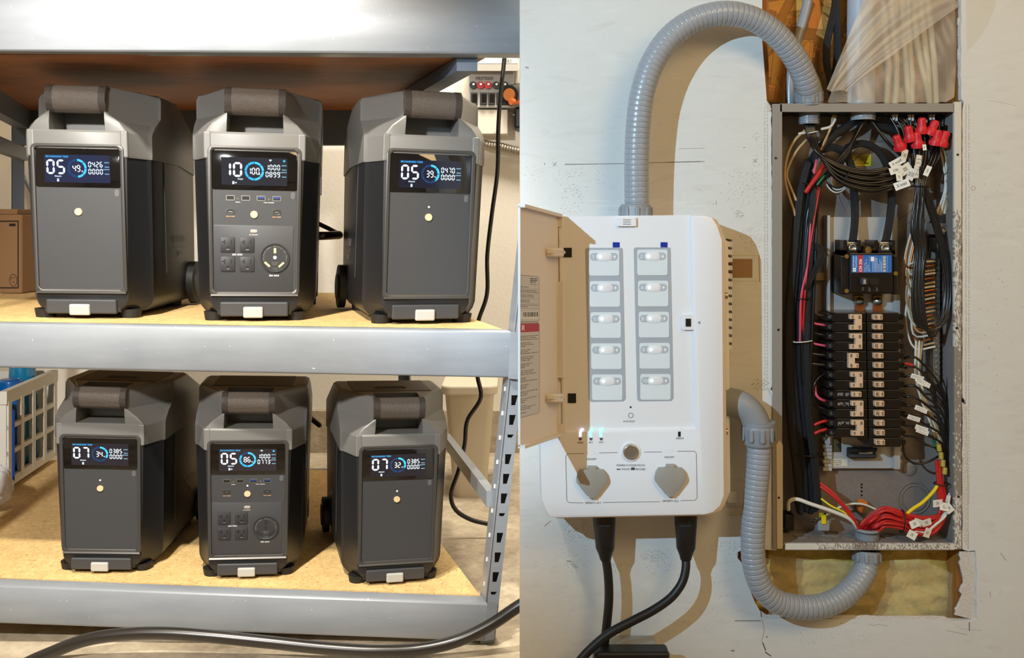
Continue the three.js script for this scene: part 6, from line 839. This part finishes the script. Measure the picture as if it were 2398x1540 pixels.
wire('thin_wire', 'green wire beside the yellow one into the floor bushing', [[1926, 1172, -.026], [1960, 1194, -.018], [1990, 1208, -.016], [2008, 1226, -.022], [2014, 1245]], 2.6, M.wireGreen); wire('thin_wire', 'yellow wire beside the green one into the floor bushing', [[1924, 1168, -.024], [1946, 1184, -.016], [1975, 1198, -.014], [2006, 1222, -.02]], 2.4, M.wireYellow);
wire('thin_wire', 'thin white wire arching over the floor bushing', [[1932, 1208, -.05], [1960, 1190, -.05], [1990, 1180, -.05], [2020, 1180, -.05], [2050, 1192, -.05], [2075, 1206, -.045]], 2.6, M.wireWhite); wire('thick_wire', 'yellow wire climbing from the red bundle to the right', [[2116, 1210, -.006], [2136, 1192, -.006], [2160, 1176, -.008], [2186, 1150, -.012], [2194, 1138, -.014]], 4.2, M.wireYellow);
for (let i = 0; i < 3; i++) wire('thin_wire', 'white wire among the red wires at bottom right', cen([[2130, 1240, -.004], [2170, 1246, -.002], [2196, 1228, -.004], [2212, 1200, -.008], [2222, 1160, -.012]], 5), 2.8, M.wireWhite, 'white wires at bottom right');
wire('thin_wire', 'thin black wire curling along the floor of the panel on the left', [[1860, 1170, -.05], [1872, 1200, -.04], [1895, 1218, -.03], [1920, 1214, -.03], [1932, 1202, -.036]], 2.4, M.wireBlack);
{ const t = thing('cable_clip', 'grey plastic cable clip with a yellow plug on the panel floor', 'clip', R(1930, 1245, -.035)); wpart(t, 'clip', pbox(1916, 1218, 1944, 1244, -.05, -.03, .003), M.fitting); wpart(t, 'plug', pbox(1924, 1206, 1936, 1228, -.044, -.027, .002), M.wireYellow); single('orange_connector', 'small orange wire connector at the back of the panel', 'wire connector', cyl(R(2014, 1195, -.072), R(2020, 1174, -.066), .007, .010, 12), std(0xd87428, .5)); }
// cable ties
const tie = (lab, u, v, rx, ry, z, m, rz = 0) => single('cable_tie', lab, 'cable tie', new THREE.TorusGeometry(1, .1, 8, 26).rotateX(Math.PI / 2).scale(rx * K, 14 * K, ry * K).rotateZ(rz).translate(...R(u, v, z).toArray()), m);
tie('white cable tie round the black wires below the left bushing', 1903, 310, 12, 12, -.03, M.wireWhite, .2); tie('black cable tie round the middle of the black sweep', 1978, 412, 18, 16, -.008, M.black, 1.0); tie('black cable tie at the waist of the right harness', 2154, 436, 19, 16, -.012, M.black); tie('black cable tie round the left bundle high up', 1898, 436, 18, 16, -.03, M.black, -.4); tie('black cable tie round the left bundle beside the main breaker', 1878, 698, 16, 16, -.03, M.black); tie('black cable tie low on the left bundle', 1890, 1062, 28, 22, -.036, M.black); tie('white cable tie on the left bundle beside the breakers', 1880, 798, 22, 18, -.034, M.wireWhite, .1); tie('black cable tie round the red bundle', 2112, 1220, 25, 17, -.006, M.black, 1.5); tie('black cable tie round the red wires at the right edge', 2205, 1132, 17, 14, -.018, M.black);
renderer.render(scene, camera);
